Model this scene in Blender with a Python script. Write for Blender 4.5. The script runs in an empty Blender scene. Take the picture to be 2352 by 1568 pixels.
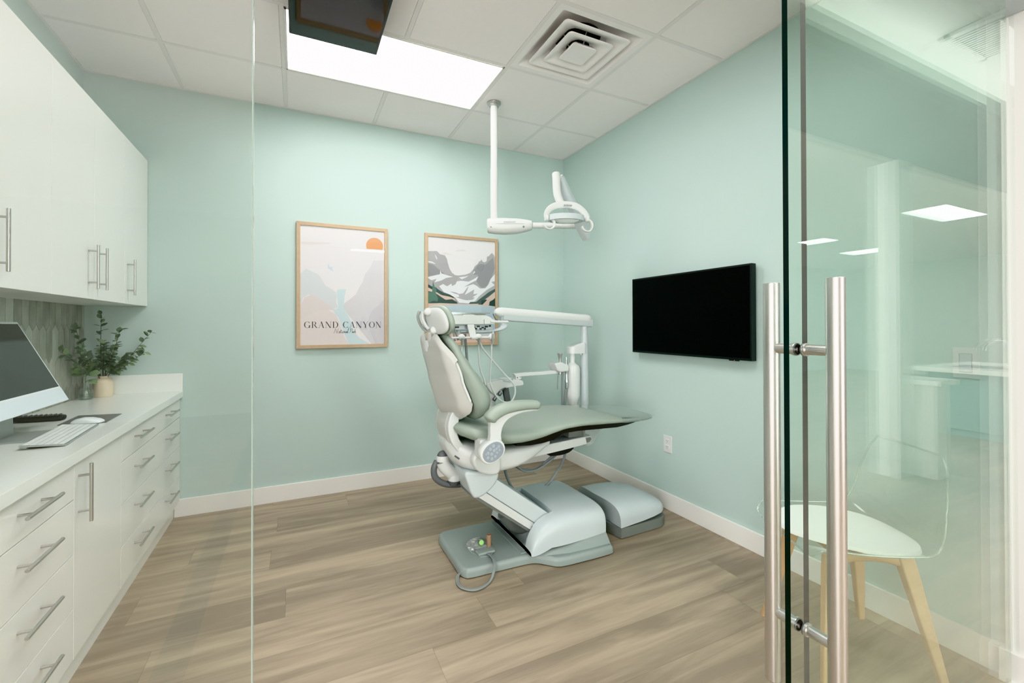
import bpy, bmesh, math, random
from mathutils import Vector, Matrix, noise
random.seed(7)
S = bpy.context.scene
COL = S.collection
PI = math.pi

# ------------------------------------------------------------------ helpers
def srgb(r, g, b):
    f = lambda c: (c/255/12.92) if c/255 <= 0.04045 else ((c/255+0.055)/1.055)**2.4
    return (f(r), f(g), f(b), 1.0)

def new_mat(name):
    m = bpy.data.materials.new(name); m.use_nodes = True
    nt = m.node_tree
    for n in list(nt.nodes): nt.nodes.remove(n)
    out = nt.nodes.new('ShaderNodeOutputMaterial')
    return m, nt, out

def pmat(name, col, rough=0.5, metal=0.0, coat=0.0, var=0.0, scale=8.0, bump=0.0, bscale=60.0, spec=0.5, stretch=None, trans=0.0, ior=1.5, sheen=0.0):
    """principled material with procedural colour variation and bump"""
    m, nt, out = new_mat(name)
    b = nt.nodes.new('ShaderNodeBsdfPrincipled')
    nt.links.new(b.outputs[0], out.inputs[0])
    b.inputs['Roughness'].default_value = rough
    b.inputs['Metallic'].default_value = metal
    b.inputs['Coat Weight'].default_value = coat
    b.inputs['Specular IOR Level'].default_value = spec
    b.inputs['Transmission Weight'].default_value = trans
    b.inputs['IOR'].default_value = ior
    b.inputs['Sheen Weight'].default_value = sheen
    tc = nt.nodes.new('ShaderNodeTexCoord')
    src = tc.outputs['Object']
    if stretch:
        mp = nt.nodes.new('ShaderNodeMapping'); mp.inputs['Scale'].default_value = stretch
        nt.links.new(src, mp.inputs[0]); src = mp.outputs[0]
    n = nt.nodes.new('ShaderNodeTexNoise'); n.inputs['Scale'].default_value = scale; n.inputs['Detail'].default_value = 4
    nt.links.new(src, n.inputs['Vector'])
    mr = nt.nodes.new('ShaderNodeMapRange')
    mr.inputs[3].default_value = 1-var; mr.inputs[4].default_value = 1+var
    nt.links.new(n.outputs[0], mr.inputs[0])
    mx = nt.nodes.new('ShaderNodeVectorMath'); mx.operation = 'SCALE'
    mx.inputs[0].default_value = col[:3]
    nt.links.new(mr.outputs[0], mx.inputs['Scale'])
    nt.links.new(mx.outputs[0], b.inputs['Base Color'])
    if bump:
        n2 = nt.nodes.new('ShaderNodeTexNoise'); n2.inputs['Scale'].default_value = bscale; n2.inputs['Detail'].default_value = 3
        nt.links.new(src, n2.inputs['Vector'])
        bp = nt.nodes.new('ShaderNodeBump'); bp.inputs['Strength'].default_value = bump; bp.inputs['Distance'].default_value = 0.002
        nt.links.new(n2.outputs[0], bp.inputs['Height']); nt.links.new(bp.outputs[0], b.inputs['Normal'])
    return m

def glassmat(name, tint, f0=0.04, gloss=(1, 1, 1, 1), haze=None, hazef=0.0, rough=0.0):
    """thin architectural glass: tinted see-through plus an angle dependent mirror"""
    m, nt, out = new_mat(name)
    N = nt.nodes.new; L = nt.links.new
    t = N('ShaderNodeBsdfTransparent'); t.inputs[0].default_value = tint
    g = N('ShaderNodeBsdfGlossy'); g.inputs['Roughness'].default_value = rough; g.inputs[0].default_value = gloss
    lw = N('ShaderNodeLayerWeight'); lw.inputs['Blend'].default_value = 0.5
    p = N('ShaderNodeMath'); p.operation = 'POWER'; p.inputs[1].default_value = 5.0
    L(lw.outputs['Facing'], p.inputs[0])
    ml = N('ShaderNodeMath'); ml.operation = 'MULTIPLY_ADD'; ml.inputs[1].default_value = 1-f0; ml.inputs[2].default_value = f0
    L(p.outputs[0], ml.inputs[0])
    base = t.outputs[0]
    if haze:
        d = N('ShaderNodeBsdfDiffuse'); d.inputs[0].default_value = haze
        mh = N('ShaderNodeMixShader'); mh.inputs[0].default_value = hazef
        L(base, mh.inputs[1]); L(d.outputs[0], mh.inputs[2]); base = mh.outputs[0]
    mix = N('ShaderNodeMixShader')
    L(ml.outputs[0], mix.inputs[0]); L(base, mix.inputs[1]); L(g.outputs[0], mix.inputs[2])
    L(mix.outputs[0], out.inputs[0])
    return m

def emat(name, col, strength):
    m, nt, out = new_mat(name)
    e = nt.nodes.new('ShaderNodeEmission'); e.inputs[0].default_value = col; e.inputs[1].default_value = strength
    nt.links.new(e.outputs[0], out.inputs[0])
    return m

def finish(bm, smooth):
    bmesh.ops.recalc_face_normals(bm, faces=bm.faces[:])
    for f in bm.faces: f.smooth = smooth is not None

def obj(name, bm, mats, parent=None, smooth=35, recalc=True):
    if recalc: bmesh.ops.recalc_face_normals(bm, faces=bm.faces[:])
    me = bpy.data.meshes.new(name)
    for f in bm.faces: f.smooth = smooth is not None
    bm.to_mesh(me); bm.free()
    if smooth is not None: me.set_sharp_from_angle(angle=math.radians(smooth))
    for m in (mats if isinstance(mats, (list, tuple)) else [mats]): me.materials.append(m)
    o = bpy.data.objects.new(name, me); COL.objects.link(o)
    if smooth is not None:
        wn = o.modifiers.new('weighted_normal', 'WEIGHTED_NORMAL'); wn.keep_sharp = True
    if parent is not None: attach(o, parent)
    return o

def wloc(o):
    v = Vector((0, 0, 0))
    while o is not None:
        v += o.location; o = o.parent
    return v

def attach(o, parent):
    # geometry is written in room coordinates; the child is shifted back by its parent's place
    o.parent = parent
    o.location = o.location - wloc(parent)

def tag(o, label=None, cat=None, group=None, kind=None):
    if label: o['label'] = label
    if cat: o['category'] = cat
    if group: o['group'] = group
    if kind: o['kind'] = kind
    return o

def thing(name, label, cat, loc, group=None):
    o = bpy.data.objects.new(name, None); COL.objects.link(o)
    o.empty_display_size = 0.05
    o.location = loc
    return tag(o, label, cat, group)

def struct(name, bm, mats, smooth=None):
    o = obj(name, bm, mats, None, smooth); o['kind'] = 'structure'; return o

def copy_tree(o, parent=None):
    c = o.copy(); COL.objects.link(c)
    if parent is not None: c.parent = parent
    for ch in list(o.children): copy_tree(ch, c)
    return c

B = bmesh.new

def _mat(faces, mi):
    for f in faces: f.material_index = mi

def box(bm, x0, x1, y0, y1, z0, z1, bev=0.0, seg=2, mi=0, mtx=None):
    vs = [bm.verts.new((x, y, z)) for x in (x0, x1) for y in (y0, y1) for z in (z0, z1)]
    q = [(0, 1, 3, 2), (4, 6, 7, 5), (0, 4, 5, 1), (2, 3, 7, 6), (0, 2, 6, 4), (1, 5, 7, 3)]
    fs = [bm.faces.new([vs[i] for i in a]) for a in q]
    _mat(fs, mi)
    if bev > 0:
        es = {e for f in fs for e in f.edges}
        r = bmesh.ops.bevel(bm, geom=list(es), offset=bev, segments=seg, profile=0.5, affect='EDGES')
        _mat(r['faces'], mi)
        vs = list({v for f in r['faces'] for v in f.verts} | {v for v in vs if v.is_valid})
    if mtx is not None:
        for v in vs:
            if v.is_valid: v.co = mtx @ v.co
    return vs

def frame_for(d):
    d = Vector(d).normalized()
    a = Vector((0, 0, 1)) if abs(d.z) < 0.9 else Vector((1, 0, 0))
    u = d.cross(a).normalized(); v = d.cross(u).normalized()
    return u, v

def loft(bm, rings, caps=True, mi=0, closed=True):
    vr = [[bm.verts.new(p) for p in r] for r in rings]
    n = len(vr[0])
    for a, b in zip(vr, vr[1:]):
        for i in range(n if closed else n-1):
            j = (i+1) % n
            f = bm.faces.new((a[i], a[j], b[j], b[i])); f.material_index = mi
    if caps and closed:
        f = bm.faces.new(vr[0][::-1]); f.material_index = mi
        f = bm.faces.new(vr[-1]); f.material_index = mi
    return vr

def circ(c, u, v, r, n=16, r2=None):
    c = Vector(c); r2 = r if r2 is None else r2
    return [c + u*(r*math.cos(2*PI*i/n)) + v*(r2*math.sin(2*PI*i/n)) for i in range(n)]

def cyl(bm, p0, p1, r, r1=None, n=20, mi=0, rnd=0.0):
    p0, p1 = Vector(p0), Vector(p1); r1 = r if r1 is None else r1
    u, v = frame_for(p1-p0); d = (p1-p0).normalized()
    if rnd > 0:
        rings = [circ(p0, u, v, r-rnd, n), circ(p0+d*rnd*.3, u, v, r-rnd*.3, n), circ(p0+d*rnd, u, v, r, n),
                 circ(p1-d*rnd, u, v, r1, n), circ(p1-d*rnd*.3, u, v, r1-rnd*.3, n), circ(p1, u, v, r1-rnd, n)]
    else:
        rings = [circ(p0, u, v, r, n), circ(p1, u, v, r1, n)]
    return loft(bm, rings, mi=mi)

def spline(pts, k=8):
    P = [Vector(p) for p in pts]
    if len(P) < 3: return P
    P = [P[0]*2-P[1]] + P + [P[-1]*2-P[-2]]
    out = []
    for i in range(1, len(P)-2):
        a, b, c, d = P[i-1:i+3]
        for j in range(k):
            t = j/k
            out.append(0.5*((2*b)+(c-a)*t+(2*a-5*b+4*c-d)*t*t+(3*b-a-3*c+d)*t**3))
    out.append(P[-2])
    return out

def tube(bm, pts, r, n=10, k=8, mi=0, r2=None, up=None, smooth=True):
    P = spline(pts, k) if smooth else [Vector(p) for p in pts]
    rr = r if callable(r) else (lambda t: r)
    rr2 = (r2 if callable(r2) else (lambda t: r2)) if r2 is not None else rr
    rings = []; u = None
    for i, p in enumerate(P):
        d = (P[min(i+1, len(P)-1)]-P[max(i-1, 0)]).normalized()
        if up is not None:
            v = Vector(up); v = (v - d*v.dot(d)).normalized(); u = d.cross(v)
        elif u is None:
            u, v = frame_for(d)
        else:
            u = (u - d*u.dot(d)).normalized(); v = d.cross(u)
        t = i/(len(P)-1)
        rings.append(circ(p, u, v, rr(t), n, rr2(t)))
    return loft(bm, rings, mi=mi)

def lathe(bm, c, prof, n=32, mi=0, axis='z', caps=False):
    c = Vector(c); rings = []
    for r, h in prof:
        ring = []
        for i in range(n):
            a = 2*PI*i/n; x, y = max(r, 1e-5)*math.cos(a), max(r, 1e-5)*math.sin(a)
            ring.append(c + (Vector((x, y, h)) if axis == 'z' else Vector((x, h, y)) if axis == 'y' else Vector((h, x, y))))
        rings.append(ring)
    return loft(bm, rings, caps=caps, mi=mi)

def sphere(bm, c, r, n=20, m=12, sc=(1, 1, 1), mi=0, mtx=None):
    c = Vector(c)
    r0 = bmesh.ops.create_uvsphere(bm, u_segments=n, v_segments=m, radius=r)
    for v in r0['verts']:
        p = Vector((v.co.x*sc[0], v.co.y*sc[1], v.co.z*sc[2]))
        v.co = (mtx @ p if mtx is not None else p) + c
    for v in r0['verts']:
        for f in v.link_faces: f.material_index = mi

def prism(bm, poly, axis, a0, a1, bev=0.0, seg=3, mi=0):
    """poly: 2-D outline; axis 'y' -> poly is (x,z), 'z' -> (x,y), 'x' -> (y,z)"""
    def P(p, a):
        return {'y': (p[0], a, p[1]), 'z': (p[0], p[1], a), 'x': (a, p[0], p[1])}[axis]
    v0 = [bm.verts.new(P(p, a0)) for p in poly]; v1 = [bm.verts.new(P(p, a1)) for p in poly]
    n = len(poly); fs = []
    c0 = bm.faces.new(v0); c1 = bm.faces.new(v1[::-1]); fs += [c0, c1]
    for i in range(n):
        j = (i+1) % n
        fs.append(bm.faces.new((v0[i], v1[i], v1[j], v0[j])))
    _mat(fs, mi)
    bmesh.ops.recalc_face_normals(bm, faces=fs)
    if bev > 0:
        es = list(set(c0.edges) | set(c1.edges))
        r = bmesh.ops.bevel(bm, geom=es, offset=bev, segments=seg, profile=0.5, affect='EDGES', clamp_overlap=True)
        _mat(r['faces'], mi)

def sm2(pts, k=6, closed=True):
    """smooth a closed 2-D outline"""
    P = [Vector((p[0], p[1], 0)) for p in pts]; n = len(P); out = []
    for i in range(n):
        a, b, c, d = P[i-1], P[i], P[(i+1) % n], P[(i+2) % n]
        for j in range(k):
            t = j/k
            q = 0.5*((2*b)+(c-a)*t+(2*a-5*b+4*c-d)*t*t+(3*b-a-3*c+d)*t**3)
            out.append((q.x, q.y))
    return out

def rrect(cx, cy, hx, hy, r, n=5):
    out = []
    for sx, sy, a0 in ((1, 1, 0), (-1, 1, 90), (-1, -1, 180), (1, -1, 270)):
        for i in range(n+1):
            a = math.radians(a0+90*i/n)
            out.append((cx+sx*(hx-r)+r*math.cos(a), cy+sy*(hy-r)+r*math.sin(a)))
    return out

def supell(n, hx, hy, p=2.6):
    out = []
    for i in range(n):
        a = 2*PI*i/n; c, s = math.cos(a), math.sin(a)
        out.append((hx*math.copysign(abs(c)**(2/p), c), hy*math.copysign(abs(s)**(2/p), s)))
    return out

def interp(tab, x):
    if x <= tab[0][0]: return tab[0][1]
    for (a, fa), (b, fb) in zip(tab, tab[1:]):
        if x <= b:
            t = (x-a)/(b-a); t2 = t*t*(3-2*t)
            return fa+(fb-fa)*(t*0.5+t2*0.5)
    return tab[-1][1]

# ------------------------------------------------------------------ camera
CAMH = 1.25328
yaw, pitch, roll, fpx, cypx = 0.44974, 0.00605, -0.00203, 1025.18377, 740.87427
fw = Vector((math.sin(yaw)*math.cos(pitch), math.cos(yaw)*math.cos(pitch), math.sin(pitch)))
r0 = Vector((math.cos(yaw), -math.sin(yaw), 0)); u0 = r0.cross(fw)
rv = r0*math.cos(roll)+u0*math.sin(roll); uv = -r0*math.sin(roll)+u0*math.cos(roll)
cd = bpy.data.cameras.new('camera'); cam = bpy.data.objects.new('camera', cd); COL.objects.link(cam)
cam.matrix_world = Matrix(((rv.x, uv.x, -fw.x, 0), (rv.y, uv.y, -fw.y, 0), (rv.z, uv.z, -fw.z, CAMH), (0, 0, 0, 1)))
cd.sensor_fit = 'HORIZONTAL'; cd.sensor_width = 36.0
cd.lens = fpx/2352*36.0
cd.shift_y = (cypx-784)/2352
cd.clip_start = 0.02; cd.clip_end = 100
S.camera = cam

# ------------------------------------------------------------------ room numbers
D, XR, XL, H = 3.60447, 2.28341, -1.18, 2.8236
YG = 0.638            # fixed glass plane (centre)
YDOOR = 0.60          # sliding glass door plane (centre)

# ------------------------------------------------------------------ materials
M = {}
M['wall'] = pmat('sage_paint', srgb(184, 204, 199), 0.62, var=0.015, scale=3, bump=0.08, bscale=220)
M['wall_pale'] = pmat('pale_paint', srgb(214, 222, 216), 0.7, var=0.02, scale=2, bump=0.06, bscale=200)
M['white_trim'] = pmat('white_trim_paint', srgb(228, 228, 224), 0.45, var=0.01)
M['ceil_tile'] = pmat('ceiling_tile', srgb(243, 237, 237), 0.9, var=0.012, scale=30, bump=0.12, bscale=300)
M['ceil_bar'] = pmat('ceiling_bar', srgb(232, 227, 227), 0.55, var=0.01)
M['plenum'] = pmat('plenum_dark', srgb(40, 42, 42), 0.9, var=0.1)
M['cab'] = pmat('cabinet_laminate', srgb(226, 228, 224), 0.28, var=0.008, scale=4, bump=0.02, bscale=150)
M['gap'] = pmat('cabinet_gap', srgb(120, 122, 120), 0.8, var=0.05)
M['counter'] = pmat('white_quartz', srgb(232, 236, 232), 0.22, var=0.012, scale=40, coat=0.1)
M['steel'] = pmat('brushed_steel', srgb(208, 207, 204), 0.30, metal=1.0, var=0.06, scale=60, stretch=(30, 30, 0.6))
M['steel_dk'] = pmat('dark_steel', srgb(120, 122, 124), 0.35, metal=1.0, var=0.05)
M['chrome'] = pmat('chrome', srgb(210, 214, 216), 0.12, metal=1.0, var=0.02)
M['nickel'] = pmat('satin_nickel', srgb(198, 197, 194), 0.3, metal=1.0, var=0.05)
M['plastic_w'] = pmat('white_plastic', srgb(211, 215, 213), 0.32, var=0.01, coat=0.1)
M['plastic_c'] = pmat('cool_white_plastic', srgb(186, 196, 198), 0.33, var=0.01)
M['shell_w'] = pmat('chair_shell_white', srgb(198, 202, 201), 0.34, var=0.012)
M['shell_warm'] = pmat('chair_shell_warm', srgb(184, 185, 181), 0.4, var=0.015)
M['base_grey'] = pmat('base_grey_plastic', srgb(140, 151, 148), 0.42, var=0.03, bump=0.05, bscale=260)
M['skirt_grey'] = pmat('skirt_grey', srgb(116, 122, 118), 0.5, var=0.03)
M['dark_grey'] = pmat('dark_grey_plastic', srgb(92, 96, 98), 0.45, var=0.03)
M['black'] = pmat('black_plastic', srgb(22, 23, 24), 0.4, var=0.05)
M['vinyl'] = pmat('sage_vinyl', srgb(143, 155, 145), 0.42, var=0.02, scale=6, bump=0.06, bscale=180)
M['link_grey'] = pmat('link_grey_plastic', srgb(160, 166, 163), 0.4, var=0.02)
M['hose_g'] = pmat('grey_hose', srgb(132, 140, 140), 0.5, var=0.03)
M['hose_w'] = pmat('white_hose', srgb(204, 210, 208), 0.45, var=0.02)
M['keypad'] = pmat('keypad_grey', srgb(136, 146, 154), 0.3, var=0.03, coat=0.3)
M['keypad_hi'] = pmat('keypad_button', srgb(156, 166, 174), 0.35, var=0.03)
M['tv_screen'] = pmat('tv_screen_black', srgb(6, 6, 7), 0.38, var=0.02, spec=0.15)
M['tv_frame'] = pmat('tv_frame_black', srgb(18, 24, 24), 0.35, var=0.04)
M['ctv_screen'] = pmat('glossy_screen', srgb(30, 32, 33), 0.05, var=0.02, spec=0.6)
M['ctv_frame'] = pmat('monitor_bezel', srgb(52, 55, 55), 0.3, var=0.03)
M['oak'] = pmat('oak_frame', srgb(182, 160, 132), 0.5, var=0.10, scale=10, stretch=(4, 30, 4), bump=0.05)
M['beech'] = pmat('beech_leg', srgb(204, 168, 128), 0.5, var=0.08, scale=10, stretch=(30, 30, 3), bump=0.04)
M['green_edge'] = pmat('glass_edge_green', srgb(6, 24, 21), 0.12, var=0.1, spec=0.35)
M['grey_edge'] = pmat('glass_edge_grey', srgb(98, 96, 94), 0.35, var=0.06, spec=0.15)
M['pale_edge'] = pmat('glass_edge_pale', srgb(150, 166, 158), 0.15, var=0.06)
M['glass'] = glassmat('clear_partition_glass', (0.966, 0.983, 0.974, 1), 0.042)
M['doorglass'] = glassmat('door_glass', (0.935, 0.98, 0.958, 1), 0.035)
M['ghost'] = glassmat('clear_polycarbonate', (0.972, 0.985, 0.978, 1), 0.05)
M['ghost_rim'] = glassmat('polycarbonate_edge', (0.84, 0.89, 0.86, 1), 0.10, haze=(0.8, 0.88, 0.84, 1), hazef=0.16)
M['pictureglass'] = glassmat('picture_glazing', (0.99, 0.99, 0.99, 1), 0.04)
M['film'] = glassmat('clear_vinyl_film', (0.93, 0.95, 0.945, 1), 0.22, rough=0.06)
M['bottleglass'] = glassmat('bottle_glass', (0.95, 0.975, 0.965, 1), 0.06)
M['water'] = glassmat('water', (0.86, 0.90, 0.88, 1), 0.05)
M['bag'] = glassmat('plastic_bag', (0.9, 0.92, 0.91, 1), 0.06, haze=(0.7, 0.74, 0.72, 1), hazef=0.22, rough=0.25)
M['teal_cab'] = pmat('teal_laminate', srgb(112, 150, 146), 0.5, var=0.02)
M['vase'] = pmat('cream_ceramic', srgb(218, 204, 180), 0.75, var=0.05, scale=40, bump=0.15, bscale=120)
M['leaf'] = pmat('leaf_green', srgb(84, 106, 84), 0.5, var=0.35, scale=30)  # leaf greens greyed: haze of the glass pane is mixed into the colour
M['leaf_lt'] = pmat('leaf_light_green', srgb(118, 144, 104), 0.5, var=0.25, scale=30)
M['stem'] = pmat('plant_stem', srgb(74, 72, 58), 0.7, var=0.2)
M['imac'] = pmat('pale_blue_aluminium', srgb(212, 222, 228), 0.35, var=0.01)
M['imac_white'] = pmat('monitor_white', srgb(226, 232, 234), 0.35, var=0.01)
M['imac_stand'] = pmat('monitor_stand_metal', srgb(176, 184, 182), 0.35, metal=0.4, var=0.02)
M['imac_screen'] = pmat('monitor_screen', srgb(26, 32, 36), 0.10, var=0.02, spec=0.6)
M['key'] = pmat('key_white', srgb(226, 232, 230), 0.45, var=0.01)
M['alum'] = pmat('aluminium', srgb(188, 194, 196), 0.35, metal=0.7, var=0.02)
M['pad'] = pmat('mouse_pad_grey', srgb(112, 116, 116), 0.25, var=0.03)
M['cork'] = pmat('tan_tube', srgb(152, 122, 100), 0.6, var=0.08, scale=50)
M['lime'] = pmat('lime_sticker', srgb(150, 212, 122), 0.5, var=0.05)
M['socket'] = pmat('socket_slot', srgb(60, 62, 62), 0.6, var=0.05)
M['lens'] = pmat('lamp_lens', srgb(232, 236, 236), 0.15, var=0.01, coat=0.5)
M['paper'] = pmat('poster_paper', srgb(234, 233, 234), 0.7, var=0.006)
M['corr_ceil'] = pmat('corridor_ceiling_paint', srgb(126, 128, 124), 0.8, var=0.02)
M['vent'] = pmat('diffuser_white', srgb(240, 235, 235), 0.4, var=0.01)
M['badge'] = pmat('badge_silver', srgb(176, 182, 182), 0.4, var=0.02)
M['logo'] = pmat('dark_logo', srgb(84, 92, 92), 0.5, var=0.05)

# light emitters
M['panel'] = emat('panel_light', (1.0, 0.955, 0.955, 1), 12.0)
M['panel2'] = emat('panel_light_far', (1.0, 0.965, 0.97, 1), 28.0)
M['led'] = emat('cove_led', (1.0, 1.0, 0.93, 1), 150.0)

def floor_material():
    m, nt, out = new_mat('oak_vinyl_plank')
    N = nt.nodes.new; L = nt.links.new
    def math_(op, a, b=None, c=None):
        n = N('ShaderNodeMath'); n.operation = op
        for i, v in enumerate((a, b, c)):
            if v is None: continue
            if isinstance(v, (int, float)): n.inputs[i].default_value = v
            else: L(v, n.inputs[i])
        return n.outputs[0]
    geo = N('ShaderNodeNewGeometry'); sp = N('ShaderNodeSeparateXYZ'); L(geo.outputs['Position'], sp.inputs[0])
    x, y = sp.outputs[0], sp.outputs[1]
    W, LEN = 0.2286, 1.5
    yy = math_('DIVIDE', math_('ADD', y, 20.012), W)
    row = math_('FLOOR', yy)
    wn = N('ShaderNodeTexWhiteNoise'); wn.noise_dimensions = '1D'; L(row, wn.inputs['W'])
    xs = math_('DIVIDE', math_('ADD', math_('ADD', x, 30.0), math_('MULTIPLY', wn.outputs['Value'], LEN)), LEN)
    pl = math_('FLOOR', xs)
    cid = N('ShaderNodeCombineXYZ'); L(row, cid.inputs[0]); L(pl, cid.inputs[1])
    w2 = N('ShaderNodeTexWhiteNoise'); w2.noise_dimensions = '2D'; L(cid.outputs[0], w2.inputs['Vector'])
    # grain
    cg = N('ShaderNodeCombineXYZ')
    L(math_('ADD', math_('MULTIPLY', x, 1.4), math_('MULTIPLY', w2.outputs['Value'], 37.0)), cg.inputs[0])
    L(math_('MULTIPLY', y, 14.0), cg.inputs[1])
    L(math_('MULTIPLY', row, 3.7), cg.inputs[2])
    n1 = N('ShaderNodeTexNoise'); n1.inputs['Scale'].default_value = 1.0; n1.inputs['Detail'].default_value = 5; n1.inputs['Roughness'].default_value = 0.55; n1.inputs['Distortion'].default_value = 0.5
    L(cg.outputs[0], n1.inputs['Vector'])
    cg2 = N('ShaderNodeCombineXYZ')
    L(math_('MULTIPLY', x, 8.0), cg2.inputs[0]); L(math_('MULTIPLY', y, 130.0), cg2.inputs[1]); L(row, cg2.inputs[2])
    n2 = N('ShaderNodeTexNoise'); n2.inputs['Scale'].default_value = 1.0; n2.inputs['Detail'].default_value = 4
    L(cg2.outputs[0], n2.inputs['Vector'])
    g = math_('ADD', math_('MULTIPLY', n1.outputs[0], 1.10), math_('ADD', math_('MULTIPLY', w2.outputs['Value'], 0.22), math_('MULTIPLY', n2.outputs[0], 0.18)))
    cr = N('ShaderNodeValToRGB')
    e = cr.color_ramp.elements
    e[0].position = 0.36; e[0].color = srgb(136, 124, 109)
    e[1].position = 1.22 if False else 1.0; e[1].color = srgb(211, 197, 170)
    k = e.new(0.58); k.color = srgb(166, 152, 133)
    k = e.new(0.80); k.color = srgb(187, 173, 149)
    mr = N('ShaderNodeMapRange'); mr.inputs[1].default_value = 0.1; mr.inputs[2].default_value = 1.5
    L(g, mr.inputs[0]); L(mr.outputs[0], cr.inputs[0])
    # seams
    fy = math_('FRACT', yy); fx = math_('FRACT', xs)
    ey = math_('MINIMUM', fy, math_('SUBTRACT', 1.0, fy)); ex = math_('MINIMUM', fx, math_('SUBTRACT', 1.0, fx))
    sy = math_('LESS_THAN', ey, 0.0045); sx = math_('LESS_THAN', ex, 0.0008)
    sm = math_('MAXIMUM', sy, sx)
    dk = N('ShaderNodeMix'); dk.data_type = 'RGBA'
    L(math_('MULTIPLY', sm, 0.28), dk.inputs[0]); L(cr.outputs[0], dk.inputs[6]); dk.inputs[7].default_value = srgb(70, 60, 48)
    b = N('ShaderNodeBsdfPrincipled'); L(dk.outputs[2], b.inputs['Base Color'])
    b.inputs['Roughness'].default_value = 0.42; b.inputs['Specular IOR Level'].default_value = 0.4
    bp = N('ShaderNodeBump'); bp.inputs['Strength'].default_value = 0.12; bp.inputs['Distance'].default_value = 0.001
    L(n2.outputs[0], bp.inputs['Height']); L(bp.outputs[0], b.inputs['Normal'])
    L(b.outputs[0], out.inputs[0])
    return m
M['floor'] = floor_material()

def tile_material():
    m, nt, out = new_mat('picket_tile_glaze')
    N = nt.nodes.new; L = nt.links.new
    at = N('ShaderNodeAttribute'); at.attribute_name = 'tone'
    tc = N('ShaderNodeTexCoord')
    n = N('ShaderNodeTexNoise'); n.inputs['Scale'].default_value = 22; n.inputs['Detail'].default_value = 5
    mp = N('ShaderNodeMapping'); mp.inputs['Scale'].default_value = (1, 1, 0.45); L(tc.outputs['Object'], mp.inputs[0]); L(mp.outputs[0], n.inputs['Vector'])
    ad = N('ShaderNodeMath'); ad.operation = 'MULTIPLY_ADD'; ad.inputs[1].default_value = 0.55; L(n.outputs[0], ad.inputs[0]); L(at.outputs['Fac'], ad.inputs[2])
    cr = N('ShaderNodeValToRGB'); e = cr.color_ramp.elements
    e[0].position = 0.2; e[0].color = srgb(128, 130, 120); e[1].position = 1.0; e[1].color = srgb(196, 200, 190)
    L(ad.outputs[0], cr.inputs[0])
    b = N('ShaderNodeBsdfPrincipled'); L(cr.outputs[0], b.inputs['Base Color']); b.inputs['Roughness'].default_value = 0.18
    L(b.outputs[0], out.inputs[0])
    return m
M['tile'] = tile_material()
M['grout'] = pmat('tile_grout', srgb(200, 202, 194), 0.9, var=0.03)
# ------------------------------------------------------------------ setting
bm = B(); box(bm, -4.2, 14.2, -6.2, 3.72, -0.06, 0.0); struct('floor', bm, M['floor'])
bm = B(); box(bm, XL-0.1, XR+0.1, D, D+0.1, 0, 3.0); struct('wall_back', bm, M['wall'])
bm = B(); box(bm, XR, XR+0.1, 0.668, D, 0, 3.0); struct('wall_right', bm, M['wall'])
bm = B(); box(bm, XL-0.1, XL, 0.60, D, 0, 3.0); struct('wall_left', bm, M['wall'])
# nib wall that carries the glass front on the right, header wall above the glass
bm = B(); box(bm, 2.247, 2.75, 0.56, 0.668, 0, 3.0, 0.003); struct('wall_front', bm, M['white_trim'])
bm = B(); box(bm, XL-2.8, 2.247, 0.55, 0.67, 2.43, 3.0); struct('wall_front_upper', bm, M['white_trim'])
bm = B(); box(bm, -4.0, XL-0.0, 0.55, 0.67, 0, 2.43); struct('wall_front_left', bm, M['wall_pale'])

# suspended ceiling: tiles, with the light panel cell and the air diffuser cell left open
gx, gy, T = -0.06899, 3.0522, 0.6096
xs = [XL] + [gx+k*T for k in range(-1, 4)] + [XR]
ys = [D] + [gy-j*T for j in range(0, 4)] + [0.67]
bm = B()
skip = lambda x, y: (gx-.01 < x < gx+2*T+.01 and gy-T-.01 < y < gy+.01) or (gx+2*T-.01 < x < gx+3*T+.01 and gy-2*T-.01 < y < gy-T+.01) or (gx-.01 < x < gx+2*T+.01 and gy-4*T < y < gy-3*T)
for a, b in zip(xs, xs[1:]):
    for c, d in zip(ys, ys[1:]):
        if skip((a+b)/2, (c+d)/2): continue
        box(bm, a+.008, b-.008, d+.008, c-.008, H+.003, H+.02, 0.002, 1)
        # the tile body sits lower than the bars' flange edge so a fine line shows round every tile
        box(bm, a+.0132, b-.0132, d+.0132, c-.0132, H-.0005, H+.004)
struct('ceiling', bm, M['ceil_tile'])
bm = B()
w = .012
for x in xs[1:-1]:
    segs = [(0.67, D)]
    if abs(x-(gx+T)) < .01: segs = [(0.67, gy-4*T), (gy-3*T, gy-T), (gy, D)]
    for s0, s1 in segs: box(bm, x-w, x+w, s0, s1, H-.0010, H+.02)
for y in ys[1:-1]:
    box(bm, XL, XR, y-w, y+w, H-.0014, H+.02)
box(bm, XL, XL+.02, .67, D, H-.0024, H+.02); box(bm, XR-.02, XR, .67, D, H-.0024, H+.02)
box(bm, XL, XR, D-.02, D, H-.0028, H+.02); box(bm, XL, XR, .67, .69, H-.0028, H+.02)
struct('trim_1', bm, M['ceil_bar'])
bm = B(); box(bm, XL-.1, XR+.1, .6, D+.1, 3.0, 3.05); struct('ceiling_deck', bm, M['plenum'])

# baseboards
def bb(name, x0, x1, y0, y1, h=.117):
    bm = B(); box(bm, x0, x1, y0, y1, 0, h, 0.003, 2); struct(name, bm, M['white_trim'], 40)
bb('baseboard_back', -.72, XR, D-.013, D)
bb('baseboard_right', XR-.013, XR, .668, D-.013, .112)
bb('baseboard_front', 2.234, 2.30, .557, .681, .115)

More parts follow.
